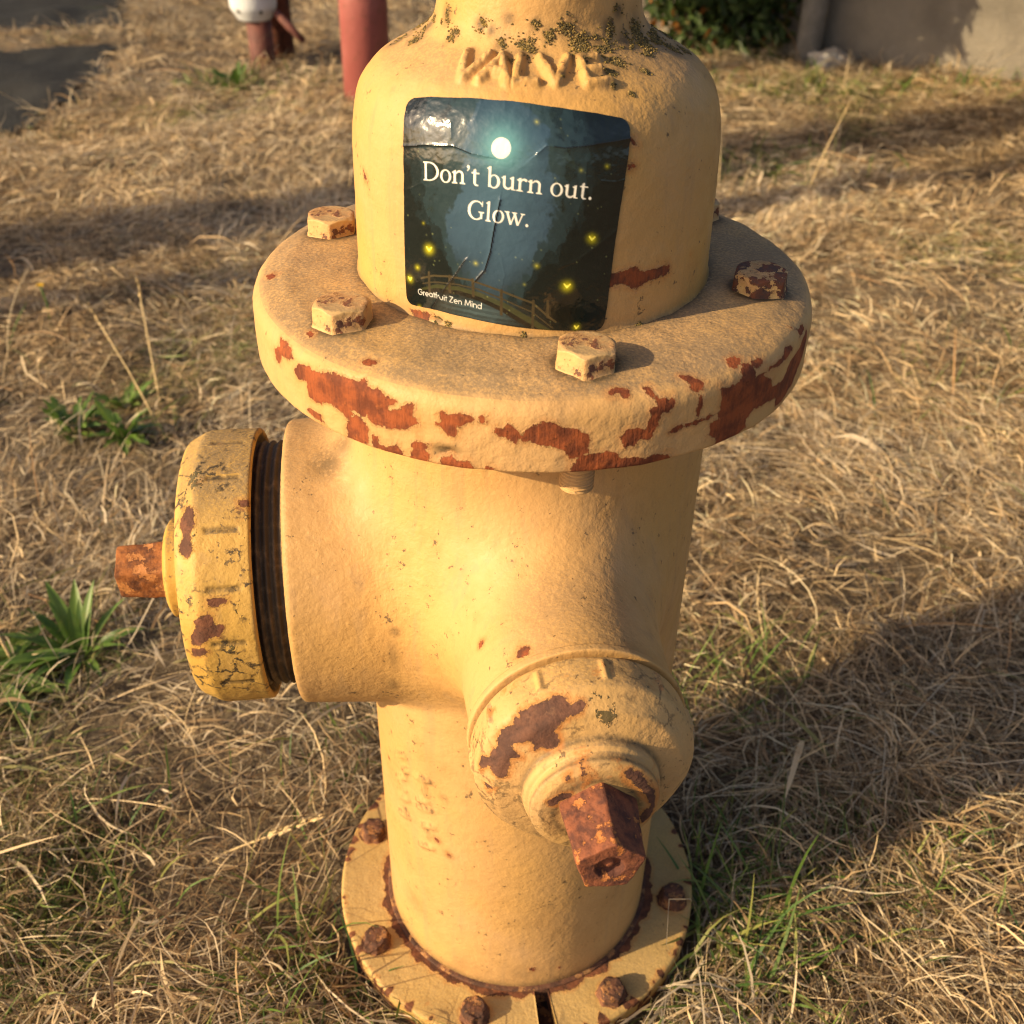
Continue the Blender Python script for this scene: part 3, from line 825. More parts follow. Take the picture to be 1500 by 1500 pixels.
# a raised maker's mark "10" on the nearest bolt head
# base: two half flanges clamped round the foot of the barrel, split at the front
def half_ring(a0, a1):
    n = 260
    prof = resample(fillet([(.1168, .030), (.1172, .0085, .001), (.1600, .0085, .003), (.1608, .0300, .0035), (.1168, .0302)]), .0016)
    ths = np.linspace(a0, a1, n)
    s = arclen(prof); m = len(prof)
    T = np.repeat(ths, m); r = np.tile(prof[:, 0], n); z = np.tile(prof[:, 1], n)
    r = r + .0012 * (fbm(np.degrees(T) * .12 + 300, z * 60 + 5, 44, 3) - .5)
    z = z + .0012 * (fbm(np.degrees(T) * .10 + 300, r * 60 + 5, 45, 3) - .5)
    V = np.stack([r * np.cos(T), r * np.sin(T), z], -1)
    F = [grid_faces(n, m, False)]
    cen = np.array([[.139 * math.cos(a), .139 * math.sin(a), .0195] for a in (a0, a1)])
    k = len(V)
    V = np.vstack([V, cen])
    j = np.arange(m - 1)
    F.append(np.stack([j + 1, j, np.full(m - 1, k)], -1))
    F.append(np.stack([j + (n - 1) * m, j + 1 + (n - 1) * m, np.full(m - 1, k + 1)], -1))
    T2 = np.concatenate([T, [a0, a1]])
    rr = np.hypot(V[:, 0], V[:, 1])
    u = fbm(np.degrees(T2) * .22 + 300, np.zeros(len(T2)) + 3, 47, 3)
    chip = (.1225 + .010 * (u - .45) - rr) + .0           # rust creeps out from the joint with the barrel
    for ab in (161.9, -150.4, -106.2, -58.7, -13.6):
        bx, by = .1425 * math.cos(R(ab)), .1425 * math.sin(R(ab))
        chip = np.maximum(chip, .0118 * (.8 + .5 * u) - np.hypot(V[:, 0] - bx, V[:, 1] - by))
    chip = np.maximum(chip, .016 - V[:, 2])
    u2 = fbm(np.degrees(T2) * .35 + 900, V[:, 2] * 90 + 3, 48, 3)
    chip = np.maximum(chip, (u2 - .60) * .03 - np.maximum(.1570 - rr, 0) * 1.2)
    return V, F, {'chip': np.clip(chip, -.02, .02)}
SPLIT = R(-82.3)
for a0, a1 in ((SPLIT + .050, SPLIT + math.pi - .05), (SPLIT + math.pi + .05, SPLIT + 2 * math.pi - .050)):
    V, F, at = half_ring(a0, a1)
    mesh_np('base_half_flange', V, F, P_BASE, hyd, attrs=at)
lathe('standpipe_flange', resample(fillet([(.09, -.06), (.150, -.06, .002), (.1555, -.05, .003), (.1555, .004, .004), (.09, .0055)]), .004), 'v', np.linspace(-math.pi, math.pi, 128, endpoint=False), P_RUST, hyd)
lathe('joint_gasket', resample(fillet([(.1140, .008), (.1185, .012, .001), (.1180, .0318, .001), (.1140, .0325)]), .001), 'v', np.linspace(-math.pi, math.pi, 256, endpoint=False), P_RUST, hyd)
bb_me = None
for k, ab in enumerate((161.9, -150.4, -106.2, -58.7, -13.6, 31, 76, 119)):
    if bb_me is None:
        o = np_part('base_bolt', prism(6, .0128, .0112, .0125, 0, 0, 17, .0009, .0085, .001), P_RUST, hyd)
        bb_me = o.data
    else:
        o = link(bpy.data.objects.new('base_bolt', bb_me), hyd)
    o.location = (.1425 * math.cos(R(ab)), .1425 * math.sin(R(ab)), .0295)
    o.rotation_euler = (R(2 * math.sin(k * 3.3)), R(3 * math.cos(k * 2.1)), k * 1.7)

# lichen crust on the shoulder
rng = np.random.default_rng(5)
ico = np.array([(0, 0, 1), (.894, 0, .447), (.276, .851, .447), (-.724, .526, .447), (-.724, -.526, .447), (.276, -.851, .447), (.724, .526, -.3), (-.276, .851, -.3), (-.894, 0, -.3), (-.276, -.851, -.3), (.724, -.526, -.3)])
icf = np.array([(0, 1, 2), (0, 2, 3), (0, 3, 4), (0, 4, 5), (0, 5, 1), (1, 6, 2), (2, 7, 3), (3, 8, 4), (4, 9, 5), (5, 10, 1), (6, 7, 2), (7, 8, 3), (8, 9, 4), (9, 10, 5), (10, 6, 1)])
sB = arclen(BON)
Vl, Fl, Cl, nl = [], [], [], 0
for t0, s0, rad in LICH:
    for _ in range(int(28 * rad ** 1.25)):
        q = rng.normal(0, .42, 2) * rad
        ss = s0 + q[1]
        r0 = np.interp(ss * .001, sB, BON[:, 0]); z0 = np.interp(ss * .001, sB, BON[:, 1])
        t = R(t0) + q[0] * .001 / r0
        if vnoise(np.array([t * r0 * 260]), np.array([ss * .26]), 77)[0] < .47:
            continue
        e = .30e-3 * (1 + rng.random() * 1.7)
        dh = bonnet_disp(np.array([t]), np.array([ss * .001]))[0]
        p = np.array([(r0 + dh * .6) * math.cos(t), (r0 + dh * .6) * math.sin(t), z0 + dh * .6])
        v_ = ico * (e * (.7 + .6 * rng.random((11, 1)))) * [1, 1, .8] + p
        Vl.append(v_); Fl.append(icf + nl); nl += 11
        pal = [(.10, .072, .022), (.19, .13, .030), (.055, .045, .018), (.27, .18, .06)][rng.choice(4, p=[.4, .25, .22, .13])]
        Cl.append(np.tile(np.array(pal) * (.7 + .6 * rng.random()), (11, 1)))
M = Mat('lichen')
M.set(Base_Color=M.attr('tone', 'Color'), Roughness=.95)
tag(mesh_np('lichen', np.vstack(Vl), np.vstack(Fl), M.m, hyd, False, attrs={'tone': np.vstack(Cl)}), kind='stuff')

# ---------------------------------------------------------------- sticker on the bonnet
def ell(cx, cy, rx, ry, a0=0, a1=360, n=40):
    t = np.radians(np.linspace(a0, a1, n))
    return np.stack([cx + rx * np.cos(t), cy + ry * np.sin(t)], -1)
class Glyphs:
    """a small book serif and a thin geometric sans, drawn into a bitmap"""
    def __init__(self, n):
        self.n = n
        self.b = np.zeros((n, n), np.float32)
    def fill(self, polys):
        P = [np.asarray(p) * self.n for p in polys]
        allp = np.vstack(P)
        x0, y0 = np.maximum(np.floor(allp.min(0)).astype(int) - 1, 0)
        x1, y1 = np.minimum(np.ceil(allp.max(0)).astype(int) + 2, self.n)
        if x1 <= x0 or y1 <= y0:
            return
        X, Y = np.meshgrid(np.arange(x0, x1) + .5, np.arange(y0, y1) + .5)
        ins = np.zeros(X.shape, bool)
        for p in P:
            for (ax, ay), (bx, by) in zip(p, np.roll(p, -1, 0)):
                if ay != by:
                    ins ^= ((ay > Y) != (by > Y)) & (X < (bx - ax) * (Y - ay) / (by - ay) + ax)
        self.b[y0:y1, x0:x1] = np.maximum(self.b[y0:y1, x0:x1], ins)
    def glyph(self, g, ox, oy, sx, sy):
        for polys in g:
            self.fill([np.asarray(p) * [sx, -sy] + [ox, oy] for p in polys])
def strk(pts, w):
    """polyline with widths -> list of filled pieces"""
    pts = np.asarray(pts, float)
    w = np.broadcast_to(np.asarray(w, float), (len(pts),))
    out = []
    for i in range(len(pts) - 1):
        d = pts[i + 1] - pts[i]
        nrm = np.array([-d[1], d[0]]) / (np.hypot(*d) + 1e-9)
        out.append([np.array([pts[i] + nrm * w[i] / 2, pts[i + 1] + nrm * w[i + 1] / 2, pts[i + 1] - nrm * w[i + 1] / 2, pts[i] - nrm * w[i] / 2])])
        if i:
            out.append([ell(*pts[i], w[i] / 2, w[i] / 2, n=14)])
    return out
def stem(x, y0, y1, w=.085):
    return [[np.array([(x - w / 2, y0), (x + w / 2, y0), (x + w / 2, y1), (x - w / 2, y1)])]]
def serif(x, y, w=.22, h=.028, dr=1):
    return [[np.array([(x - w / 2, y), (x + w / 2, y), (x + w / 2, y + h * .7 * dr), (x + .055, y + h * 1.9 * dr), (x - .055, y + h * 1.9 * dr), (x - w / 2, y + h * .7 * dr)])]]
def flag(x, y, w=.085):
    return [[np.array([(x - w / 2 - .075, y - .06), (x + w / 2, y + .02), (x + w / 2, y - .14), (x - w / 2, y - .10)])]]
XH = .43
SER = {
    'D': (.74, stem(.13, 0, .65) + serif(.13, 0) + serif(.13, .65, dr=-1) + [[np.vstack([[(.13, .65)], ell(.27, .325, .43, .325, 90, -90), [(.13, 0)]]), np.vstack([[(.13, .615)], ell(.27, .325, .335, .29, 90, -90), [(.13, .035)]])]]),
    'o': (.50, [[ell(.25, .213, .225, .228), ell(.25, .213, .140, .195)]]),
    'n': (.56, stem(.12, 0, XH) + flag(.12, XH) + serif(.12, 0) + stem(.43, 0, .30) + serif(.43, 0) + strk(np.vstack([[(.14, .33)], ell(.305, .30, .125, .11, 150, 0, 12)]), [.03] + [.04] * 2 + list(np.linspace(.05, .085, 10)))),
    'q': (.20, [[ell(.09, .60, .055, .055)], [np.array([(.145, .60), (.125, .52), (.05, .45), (.04, .465), (.09, .53), (.10, .58)])]]),
    't': (.34, stem(.14, .09, .52) + [[np.array([(.02, XH - .03), (.02, XH), (.10, .46), (.14, .55), (.18, .55), (.18, XH + .005), (.31, XH + .005), (.31, XH - .03)])]] + strk(ell(.235, .10, .095, .085, 180, 300, 10), np.linspace(.085, .035, 10))),
    ' ': (.24, []),
    'b': (.54, stem(.12, .02, .69) + flag(.12, .69) + [[ell(.29, .213, .215, .228), ell(.275, .213, .130, .193)]]),
    'u': (.56, stem(.12, .14, XH) + flag(.12, XH) + stem(.42, 0, XH) + flag(.42, XH) + [[np.array([(.42, .028), (.54, .028), (.54, 0), (.42, 0)])]] + strk(np.vstack([ell(.25, .14, .13, .12, 180, 310, 12), [(.40, .11)]]), list(np.linspace(.085, .05, 12)) + [.03])),
    'r': (.39, stem(.12, 0, XH) + flag(.12, XH) + serif(.12, 0, .25) + strk([(.14, .30), (.20, .39), (.28, .41), (.34, .385)], [.03, .045, .07, .085]) + [[ell(.33, .385, .045, .045)]]),
    '.': (.22, [[ell(.10, .047, .053, .053)]]),
    'G': (.74, [[np.vstack([ell(.37, .325, .345, .34, 42, 318, 50), ell(.39, .325, .255, .30, 318, 42, 50)])], [np.array([(.60, .66), (.625, .66), (.625, .47), (.60, .47)])]] + stem(.585, .05, .29) + serif(.585, .29, .23, dr=-1) + strk([(.55, .08), (.45, .02), (.4, .0)], [.03, .04, .04])),
    'l': (.28, stem(.13, 0, .69) + flag(.13, .69) + serif(.13, 0)),
    'w': (.78, strk([(.08, XH), (.25, 0)], .085) + strk([(.25, 0), (.39, .40)], .04) + strk([(.36, XH), (.53, 0)], .085) + strk([(.53, 0), (.69, XH - .01)], .04) + serif(.08, XH, .20, .02, -1) + serif(.37, XH, .2, .02, -1) + serif(.69, XH, .17, .02, -1)),
}
TW = .062
def sans(*strokes):
    out = []
    for s in strokes:
        out += strk(s, TW)
    return out
SAN = {
    'G': (.76, sans(np.vstack([ell(.38, .34, .31, .31, 45, 360, 40), [(.42, .34)]]))),
    'r': (.30, sans([(.08, 0), (.08, .44)], ell(.24, .30, .16, .12, 180, 80, 10))),
    'e': (.54, sans(np.vstack([[(.06, .22)], [(.47, .22)], ell(.265, .22, .205, .205, 0, 310, 40)]))),
    'a': (.56, sans(ell(.26, .22, .205, .205), [(.47, 0), (.47, .44)])),
    't': (.28, sans([(.14, 0), (.14, .60)], [(.02, .42), (.27, .42)])),
    'f': (.28, sans(np.vstack([[(.12, 0), (.12, .55)], ell(.22, .56, .10, .12, 180, 80, 10)]), [(.02, .42), (.25, .42)])),
    'u': (.52, sans(np.vstack([[(.08, .44)], ell(.25, .19, .17, .17, 180, 360, 20), [(.42, .44)]]))),
    'i': (.18, sans([(.09, 0), (.09, .44)]) + [[ell(.09, .60, .05, .05)]]),
    ' ': (.25, []),
    'Z': (.56, sans([(.06, .64), (.48, .64), (.05, .03), (.50, .03)])),
    'n': (.52, sans([(.08, 0), (.08, .44)], np.vstack([ell(.25, .25, .17, .17, 180, 0, 20), [(.42, 0)]]))),
    'M': (.80, sans([(.08, 0), (.14, .66), (.40, .10), (.66, .66), (.72, 0)])),
    'd': (.56, sans(ell(.26, .22, .205, .205), [(.47, 0), (.47, .70)])),
}
def set_line(G, font, text, u0, u1, v0, v1, hgt):
    W = sum(font[c][0] for c in text)
    k = (u1 - u0) / W
    x = 0.0
    for c in text:
        adv, g = font[c]
        uu = u0 + x * k
        G.glyph(g, uu, v0 + (v1 - v0) * (x / W), k, hgt)
        x += adv
NS = 340
GL = Glyphs(NS * 3)
set_line(GL, SER, 'Donqt burn out.', .112, .868, .366, .368, .128)
set_line(GL, SER, 'Glow.', .335, .612, .516, .518, .128)
GC = Glyphs(NS * 3)
set_line(GC, SAN, 'Greatfruit Zen Mind', .078, .420, .935, .940, .044)
pool = lambda b: b.reshape(NS, 3, NS, 3).mean((1, 3))
txt, cap_t = pool(GL.b), pool(GC.b)
vv, uu = np.meshgrid((np.arange(NS) + .5) / NS, (np.arange(NS) + .5) / NS, indexing='ij')      # row = v (down), col = u
rnd_c = .045
dv = np.minimum(vv, 1 - vv)
inset = np.where(dv < rnd_c, rnd_c - np.sqrt(np.maximum(rnd_c ** 2 - (rnd_c - dv) ** 2, 0)), 0)
uu = inset + (1 - 2 * inset) * uu
def q5(x, y):
    """pixel of the flattened print -> (u, v)"""
    v_ = (y - 85 - (x - 110) * .112) / 1205
    u_ = (x - (93 + 0 * v_)) / (1290 - 140 * v_)
    return u_, v_
# ---- the print: a moonlit wood with a footbridge and fireflies
def sstep(a, b, x):
    t = np.clip((x - a) / (b - a), 0, 1)
    return t * t * (3 - 2 * t)
def lerp(a, b, t):
    return a + (np.asarray(b) - a) * t[..., None]
asp = .95
img = np.zeros((NS, NS, 3)) + np.array([.024, .046, .074])
img = lerp(img, (.046, .092, .138), np.exp(-((uu - .47) / .26) ** 2 - ((vv - .45) / .34) ** 2))
n1 = fbm(uu * 9, vv * 9, 1, 5); n2 = fbm(uu * 30, vv * 30, 2, 4)
img *= (.8 + .4 * fbm(uu * 5, vv * 7, 6, 4))[..., None]
for (dep, seed, cut, colr, wob) in ((.30, 31, .50, (.020, .038, .045), .16), (.20, 37, .62, (.010, .018, .018), .2), (.13, 41, .75, (.006, .010, .009), .22)):
    left = .47 - dep - .30 * np.clip(.65 - vv, -.2, 1) ** 2
    edge = np.minimum(uu - (.46 - left * .9 - .06 + .25 * (vv - .5) * (vv > .5) * .2), (.50 + left * .9 + .04) - uu)
    e2 = edge + wob * (fbm(uu * 8 + seed, vv * 10 + seed, seed, 5) - .5) + .06 * (fbm(uu * 40 + seed, vv * 40, seed + 1, 3) - .5)
    img = lerp(img, colr, sstep(.012, -.014, e2))
low = sstep(.60, .86, vv + .16 * (fbm(uu * 7 + 3, vv * 3, 51, 5) - .5) - .16 * np.exp(-((uu - .45) / .12) ** 2) + .10 * np.abs(uu - .45))
img = lerp(img, (.012, .020, .020), low * .9)
img += (np.exp(-((uu - .85) / .22) ** 2 - ((vv - .95) / .16) ** 2) * .022)[..., None] * np.array([.9, 1.0, .12]) * (.4 + 1.2 * n2)[..., None]
img += (sstep(.5, .8, n2) * .012)[..., None] * np.array([.5, .7, .35]) * sstep(.15, .6, np.abs(uu - .47) * 2)[..., None]
for k, (hw, cz_, seed, colr) in enumerate(((.30, .86, 131, (.016, .032, .038)), (.37, .92, 137, (.008, .015, .016)), (.43, 1.0, 141, (.005, .008, .007)))):
    half = np.interp(vv, [0, .15, .3, .55, .8, 1], np.array([.86, .97, 1.0, .82, .40, .05]) * hw)
    side_ = np.abs(uu - .455)
    sp_ = .13 * (fbm(uu * 15 + seed, vv * 4 + seed, seed, 4) - .5) + .10 * (fbm(uu * 34 + seed, vv * 22 + seed, seed + 2, 4) - .5)
    img = lerp(img, colr, sstep(-.012, .016, side_ - half + sp_) * .9)
# water under the bridge
wu, wv = q5(560, 1340)
wat = np.exp(-((uu - wu) / .16) ** 2 - ((vv - .955) / .05) ** 2)
img = lerp(img, (.045, .075, .085), wat * (.55 + .45 * (np.sin(vv * 260 + 5 * n1) > 0)))
# footbridge
def line(pts, w, colr, op=1.0):
    global img
    d = np.full((NS, NS), 9.0)
    P = [q5(*p) for p in pts]
    for (x0, y0), (x1, y1) in zip(P[:-1], P[1:]):
        d = np.minimum(d, seg_d(uu, vv, x0, y0, x1, y1))
    img = lerp(img, colr, sstep(w, w * .55, d) * op)
line([(225, 1195), (320, 1168), (450, 1165), (570, 1190), (690, 1235), (850, 1330), (975, 1425)], .020, (.040, .043, .016), .85)
line([(225, 1205), (320, 1185), (450, 1185), (570, 1212), (690, 1262), (850, 1365), (940, 1430)], .014, (.010, .009, .006))
line([(215, 1118), (300, 1098), (400, 1092), (530, 1104), (690, 1155), (850, 1216), (935, 1300), (975, 1335)], .0065, (.055, .043, .021))
line([(225, 1150), (320, 1135), (450, 1135), (570, 1155), (690, 1198), (850, 1272), (960, 1372)], .0045, (.042, .034, .018))
for pts in ([(267, 1080), (267, 1210)], [(397, 1090), (397, 1185)], [(533, 1098), (533, 1195)], [(688, 1150), (684, 1290)], [(856, 1205), (850, 1385)], [(932, 1208), (930, 1300)]):
    line(pts, .0085, (.044, .034, .017))
line([(683, 650), (655, 790), (632, 930), (600, 1040), (548, 1105)], .0036, (.004, .005, .006), .85)
line([(492, 985), (430, 1080), (350, 1190), (255, 1335)], .0040, (.004, .005, .006), .9)
# stars and fireflies
rg = np.random.default_rng(3)
for _ in range(70):
    a, b = rg.random(), rg.random()
    if abs(a - .47) < .2 and b < .6:
        continue
    img += (np.exp(-((uu - a) ** 2 + (vv - b) ** 2) / (.0022 + .002 * rg.random()) ** 2) * (.04 + .10 * rg.random()))[..., None] * np.array([.9, 1, .35])
for x, y, s in ((270, 940, 1.0), (190, 1052, .55), (132, 1127, .75), (550, 1003, .4), (875, 1003, .45), (1035, 1125, 1.05), (1170, 858, .9), (1088, 1378, .7), (870, 262, .35), (190, 1300, .4), (1240, 470, .35), (1100, 492, .3), (810, 1110, .2), (235, 785, .25)):
    a, b = q5(x, y)
    r2 = (uu - a) ** 2 + (vv - b) ** 2
    img += (np.exp(-r2 / (.018 * s + .004) ** 2) * .55 * s)[..., None] * np.array([.70, .66, .0])
    if s > .6:
        for dx in (-1, 1):
            d = seg_d(uu, vv, a, b + .006, a + dx * .013 * s, b - .010 * s)
            img = lerp(img, (.95, .85, .10), sstep(.0048, .0018, d))
    img += (np.exp(-r2 / (.003 + .002 * s) ** 2) * .5 * s)[..., None] * np.array([1, .85, .12])
# moon
mu, mv = q5(683, 390)
r_ = np.hypot(uu - mu, (vv - mv) * asp)
img += (np.exp(-(r_ / .075) ** 2) * .24)[..., None] * np.array([.25, .85, .78]) + (np.exp(-(r_ / .15) ** 2) * .05)[..., None] * np.array([.3, .8, .8])
img = lerp(img, (.86, .84, .74), sstep(.0425, .0385, r_))
img = lerp(img, (.85, .82, .72), txt)
img = lerp(img, (.72, .72, .68), cap_t)
img = np.clip(img, .002, .9)
for pts in ([(75, 342), (200, 354), (420, 374), (520, 414)], [(960, 378), (1010, 384), (1150, 367), (1300, 337), (1395, 314)]):
    line(pts, .0035, (.006, .007, .008), .75)
for pts in ([(430, 1080), (350, 1190), (255, 1335)],):
    line(pts, .0045, (.004, .005, .006), .8)
# ---- surface
def interp_pts(t, pts):
    P = np.array(pts, float)
    return np.interp(t, P[:, 0], P[:, 1])
t_left = interp_pts(vv, [(0, -136.0), (.08, -135), (.17, -134), (.36, -133.1), (.6, -133.5), (.85, -133.8), (1, -133.4)])
t_right = interp_pts(vv, [(0, -65.6), (.1, -66.4), (.22, -67.6), (.38, -68.9), (.55, -69.9), (.72, -70.6), (.88, -71.2), (1, -72)])
s_top = interp_pts(uu, [(0, 111.3), (.12, 114.6), (.3, 117.2), (.5, 117.6), (.7, 114.8), (.86, 111.4), (1, 107.0)])
s_bot = interp_pts(uu, [(0, 7.4), (.17, 9.2), (.36, 8.6), (.53, 7.1), (.7, 5.5), (.87, 4.2), (1, 2.9)])
ST = t_left + (t_right - t_left) * uu
SS = s_top + (s_bot - s_top) * vv + .6
disp = np.full((NS, NS), .00035)
xm, ym = uu * 112, vv * 110                           # millimetres on the sticker
def crease(pts, hgt, wid, asym=0.0):
    global disp
    P = [(q5(*p)[0] * 112, q5(*p)[1] * 110) for p in pts]
    best = np.full((NS, NS), 1e3); sg = np.zeros((NS, NS)); tt = np.zeros((NS, NS))
    n = len(P) - 1
    for i, ((x0, y0), (x1, y1)) in enumerate(zip(P[:-1], P[1:])):
        d = seg_d(xm, ym, x0, y0, x1, y1)
        c = (x1 - x0) * (ym - y0) - (y1 - y0) * (xm - x0)
        m = d < best
        best = np.where(m, d, best); sg = np.where(m, np.sign(c), sg)
    prof_ = np.exp(-best / (wid * .75)) * .75 + .25 * np.exp(-(best / (wid * 2.6)) ** 2)
    disp += hgt * .00058 * prof_
    if asym:
        disp += asym * .001 * np.where(sg > 0, np.exp(-best / (wid * 3.5)), 0)
crease([(70, 340), (200, 352), (420, 372), (520, 412), (610, 432)], .85, .85, -.5)
crease([(870, 410), (920, 370), (1010, 382), (1150, 365), (1300, 335), (1400, 312)], .8, .9, .5)
crease([(682, 650), (655, 790), (632, 930), (600, 1040), (548, 1105)], .95, .7, .35)
crease([(492, 985), (430, 1080), (350, 1190), (255, 1335)], 1.1, .75, -.4)
crease([(80, 585), (140, 580), (215, 555)], .35, .7)
crease([(1330, 800), (1200, 900), (1080, 985), (1000, 1010)], .5, 1.3)
crease([(690, 970), (705, 1060), (680, 1180)], .35, 1.2)
crease([(1210, 545), (1290, 550), (1370, 530)], .4, .8)
crease([(560, 100), (560, 180), (540, 240)], .5, 2.2)
crease([(690, 110), (700, 200)], .5, 1.6)
crease([(400, 250), (405, 330)], .55, .9)
crease([(840, 160), (830, 240), (790, 270)], .45, 1.8)
crease([(1110, 690), (1150, 790)], .25, .7)
disp += .00030 * (fbm(xm * .16, ym * .16, 61, 3) - .5) + .00055 * sstep(24, 6, ym) * (fbm(xm * .13 + 9, ym * .20, 63, 4) - .5) + .00012 * (fbm(xm * .5, ym * .5, 65, 2) - .5)
tg = np.gradient(BON, axis=0); tg /= np.linalg.norm(tg, axis=1)[:, None]
def on_bonnet(T, S, off):
    r = np.interp(S, sB, BON[:, 0]); z = np.interp(S, sB, BON[:, 1])
    nr_ = np.interp(S, sB, tg[:, 1]); nz_ = np.interp(S, sB, -tg[:, 0])
    base = .0002
    r = r + nr_ * (off + base); z = z + nz_ * (off + base)
    return np.stack([r * np.cos(T), r * np.sin(T), z], -1)
SV = on_bonnet(np.radians(ST).ravel(), SS.ravel() * .001, disp.ravel())
M = Mat('printed_vinyl')
v = M.coord()
M.set(Base_Color=M.attr('print', 'Color'), Roughness=.16, Normal=M.bump(M.noise(v, 260, 3, .5), .0002))
M.b.inputs['Coat Weight'].default_value = .35
M.b.inputs['Coat Roughness'].default_value = .10
sf = grid_faces(NS, NS, False)
stk = mesh_np('sticker', SV, sf[:, ::-1] if False else sf, M.m, hyd, attrs={'print': img.reshape(-1, 3)})
tag(stk, 'dark glossy night wood sticker reading "Don\'t burn out. Glow."')

# ---------------------------------------------------------------- background things
M = Mat('red_post_paint')
v = M.coord()
n1 = M.noise(v, 6, 4, .6); n2 = M.noise(v, 45, 5, .65)
c = M.mix(M.rng(n1, .35, .65), (.25, .065, .058), (.31, .098, .085))
c = M.mix(M.rng(n2, .56, .66), c, (.17, .06, .04))
M.set(Base_Color=c, Roughness=.6, Normal=M.bump(n2, .002))
MAT_RED = M.m
MAT_RUSTP = simple('rusted_post', (.10, .030, .016), .85, .5, 40)
MAT_WHITE = simple('white_plastic', (.58, .62, .66), .55, .08, 20)
MAT_PIPE = simple('weathered_pink_pipe', (.11, .036, .028), .75, .3, 25)
MAT_DARKM = simple('dark_metal', (.05, .05, .05), .5, .3, 30)
MAT_GREYP = simple('grey_painted_pipe', (.20, .20, .20), .6, .2, 20)
MAT_STONE = simple('pale_stone', (.40, .38, .35), .9, .3, 30, .002)
def rod(name, path, radii, mat, parent=None, n=24):
    V, q, t = tube(path, radii, n)
    return mesh_np(name, V, [q, t], mat, parent, True)
def gz1(x, y):
    return float(gz(np.array([x]), np.array([y]))[0])
# thick red bollard
b = empty('bollard', (-.360, 2.80, 0)); tag(b, 'thick pinkish red steel post standing in the dry grass behind the hydrant', 'bollard')
rod('post', [(0, 0, -.2), (.006, 0, .3), (.012, 0, .95)], .072, MAT_RED, b)
rod('cap', [(.012, 0, .948), (.012, 0, .965), (.012, 0, .99), (.013, 0, 1.003)], [.076, .076, .055, .005], MAT_RED, b)
b = empty('rusted_post', (-.703, 3.34, 0)); tag(b, 'dark rust brown steel post behind the white capped pipe', 'post')
rod('post', [(0, 0, -.2), (.0, 0, .3), (.004, 0, .9)], .050, MAT_RUSTP, b)
rod('flat_cap', [(.004, 0, .899), (.004, 0, .912)], .054, MAT_RUSTP, b)
b = empty('capped_pipe', (-.755, 3.22, 0)); tag(b, 'short pinkish pipe under a rounded white cap with dark holes', 'pipe')
rod('pipe', [(.012, 0, -.2), (.012, 0, .22)], .041, MAT_PIPE, b)
W = fillet([(.040, .160), (.052, .157, .012), (.076, .195, .04), (.079, .265, .05), (.04, .312, .03), (0, .315)], 8)
th = np.linspace(-np.pi, np.pi, 48, endpoint=False)
V = np.stack([np.repeat(np.cos(th), len(W)) * np.tile(W[:, 0], 48), np.repeat(np.sin(th), len(W)) * np.tile(W[:, 0], 48), np.tile(W[:, 1], 48)], -1)
wc = mesh_np('white_cap', V, grid_faces(48, len(W), True), MAT_WHITE, b)
for a, z in ((-122, .192), (-62, .190)):
    r = float(np.interp(z, W[2:-6, 1], W[2:-6, 0]))
    d = np.array([math.cos(R(a)), math.sin(R(a)), -.2])
    p = np.array([r * math.cos(R(a)), r * math.sin(R(a)), z])
    rod('vent_hole', [p - d * .006, p + d * .0015], .0065, MAT_DARKM, wc, 10)
rod('lever', [(.075, -.03, .185), (.12, -.05, .145), (.165, -.07, .105)], [.012, .014, .010], MAT_PIPE, b, 10)

# concrete wall on the right, a grey downpipe and a stone at its left end
M = Mat('rough_concrete')
v = M.coord()
n1 = M.noise(v, 4, 5, .6); n2 = M.noise(v, 50, 6, .7); n3 = M.noise(v, 14, 5, .65)
c = M.mix(M.rng(n1, .3, .7), (.14, .125, .103), (.22, .197, .16))
c = M.mix(M.rng(n3, .56, .70), c, (.21, .19, .16))
c = M.mix(M.math('MULTIPLY', M.rng(n2, .5, .7), .4), c, (.16, .15, .13))
M.set(Base_Color=c, Roughness=.92, Normal=M.bump(M.math('ADD', n2, n3), .006))
MAT_CONC = M.m
wdir = np.array([.838, -.546]); wn_ = np.array([-.546, -.838]); w0 = np.array([.70, 3.80])
nu_, nv_ = 150, 50
a = np.linspace(0, 3.4, nu_); zz = np.linspace(-.25, 1.25, nv_)
A, Z = np.meshgrid(a, zz, indexing='ij')
off = .018 * (fbm(A * 5, Z * 5 + 9, 81, 4) - .5)
P = w0 + A[..., None] * wdir + off[..., None] * wn_
Vf = np.concatenate([P, Z[..., None]], -1).reshape(-1, 3)
Vb = Vf - np.append(wn_ * .20, 0)
F1 = grid_faces(nu_, nv_, False)
idx = np.arange(nu_ * nv_).reshape(nu_, nv_)
n0 = len(Vf)
rim = [idx[:, -1], idx[-1, ::-1], idx[::-1, 0], idx[0, :]]
Fr = np.vstack([np.stack([l[:-1], l[1:], l[1:] + n0, l[:-1] + n0], -1) for l in rim])
wl = mesh_np('concrete_wall', np.vstack([Vf, Vb]), np.vstack([F1, F1[:, ::-1] + n0, Fr]), MAT_CONC, smooth=False)
tag(wl, 'rough grey concrete wall in the shade with a sunlit right end', 'wall')
ev = [np.append(w0 + wdir * t + wn_ * d, z) for t in (-.1, 3.5) for d in (-.25, 1.15) for z in (1.26, 1.38)]
ef = [(0, 1, 3, 2), (4, 6, 7, 5), (0, 4, 5, 1), (2, 3, 7, 6), (0, 2, 6, 4), (1, 5, 7, 3)]
mesh_np('added_sky_blocker', np.array(ev), np.array(ef), MAT_DARKM, wl, False)  # unseen slab added above the wall to cut its sky light
b = empty('downpipe', (1.17, 3.395, 0)); tag(b, 'grey vertical downpipe at the left end of the concrete wall', 'pipe')
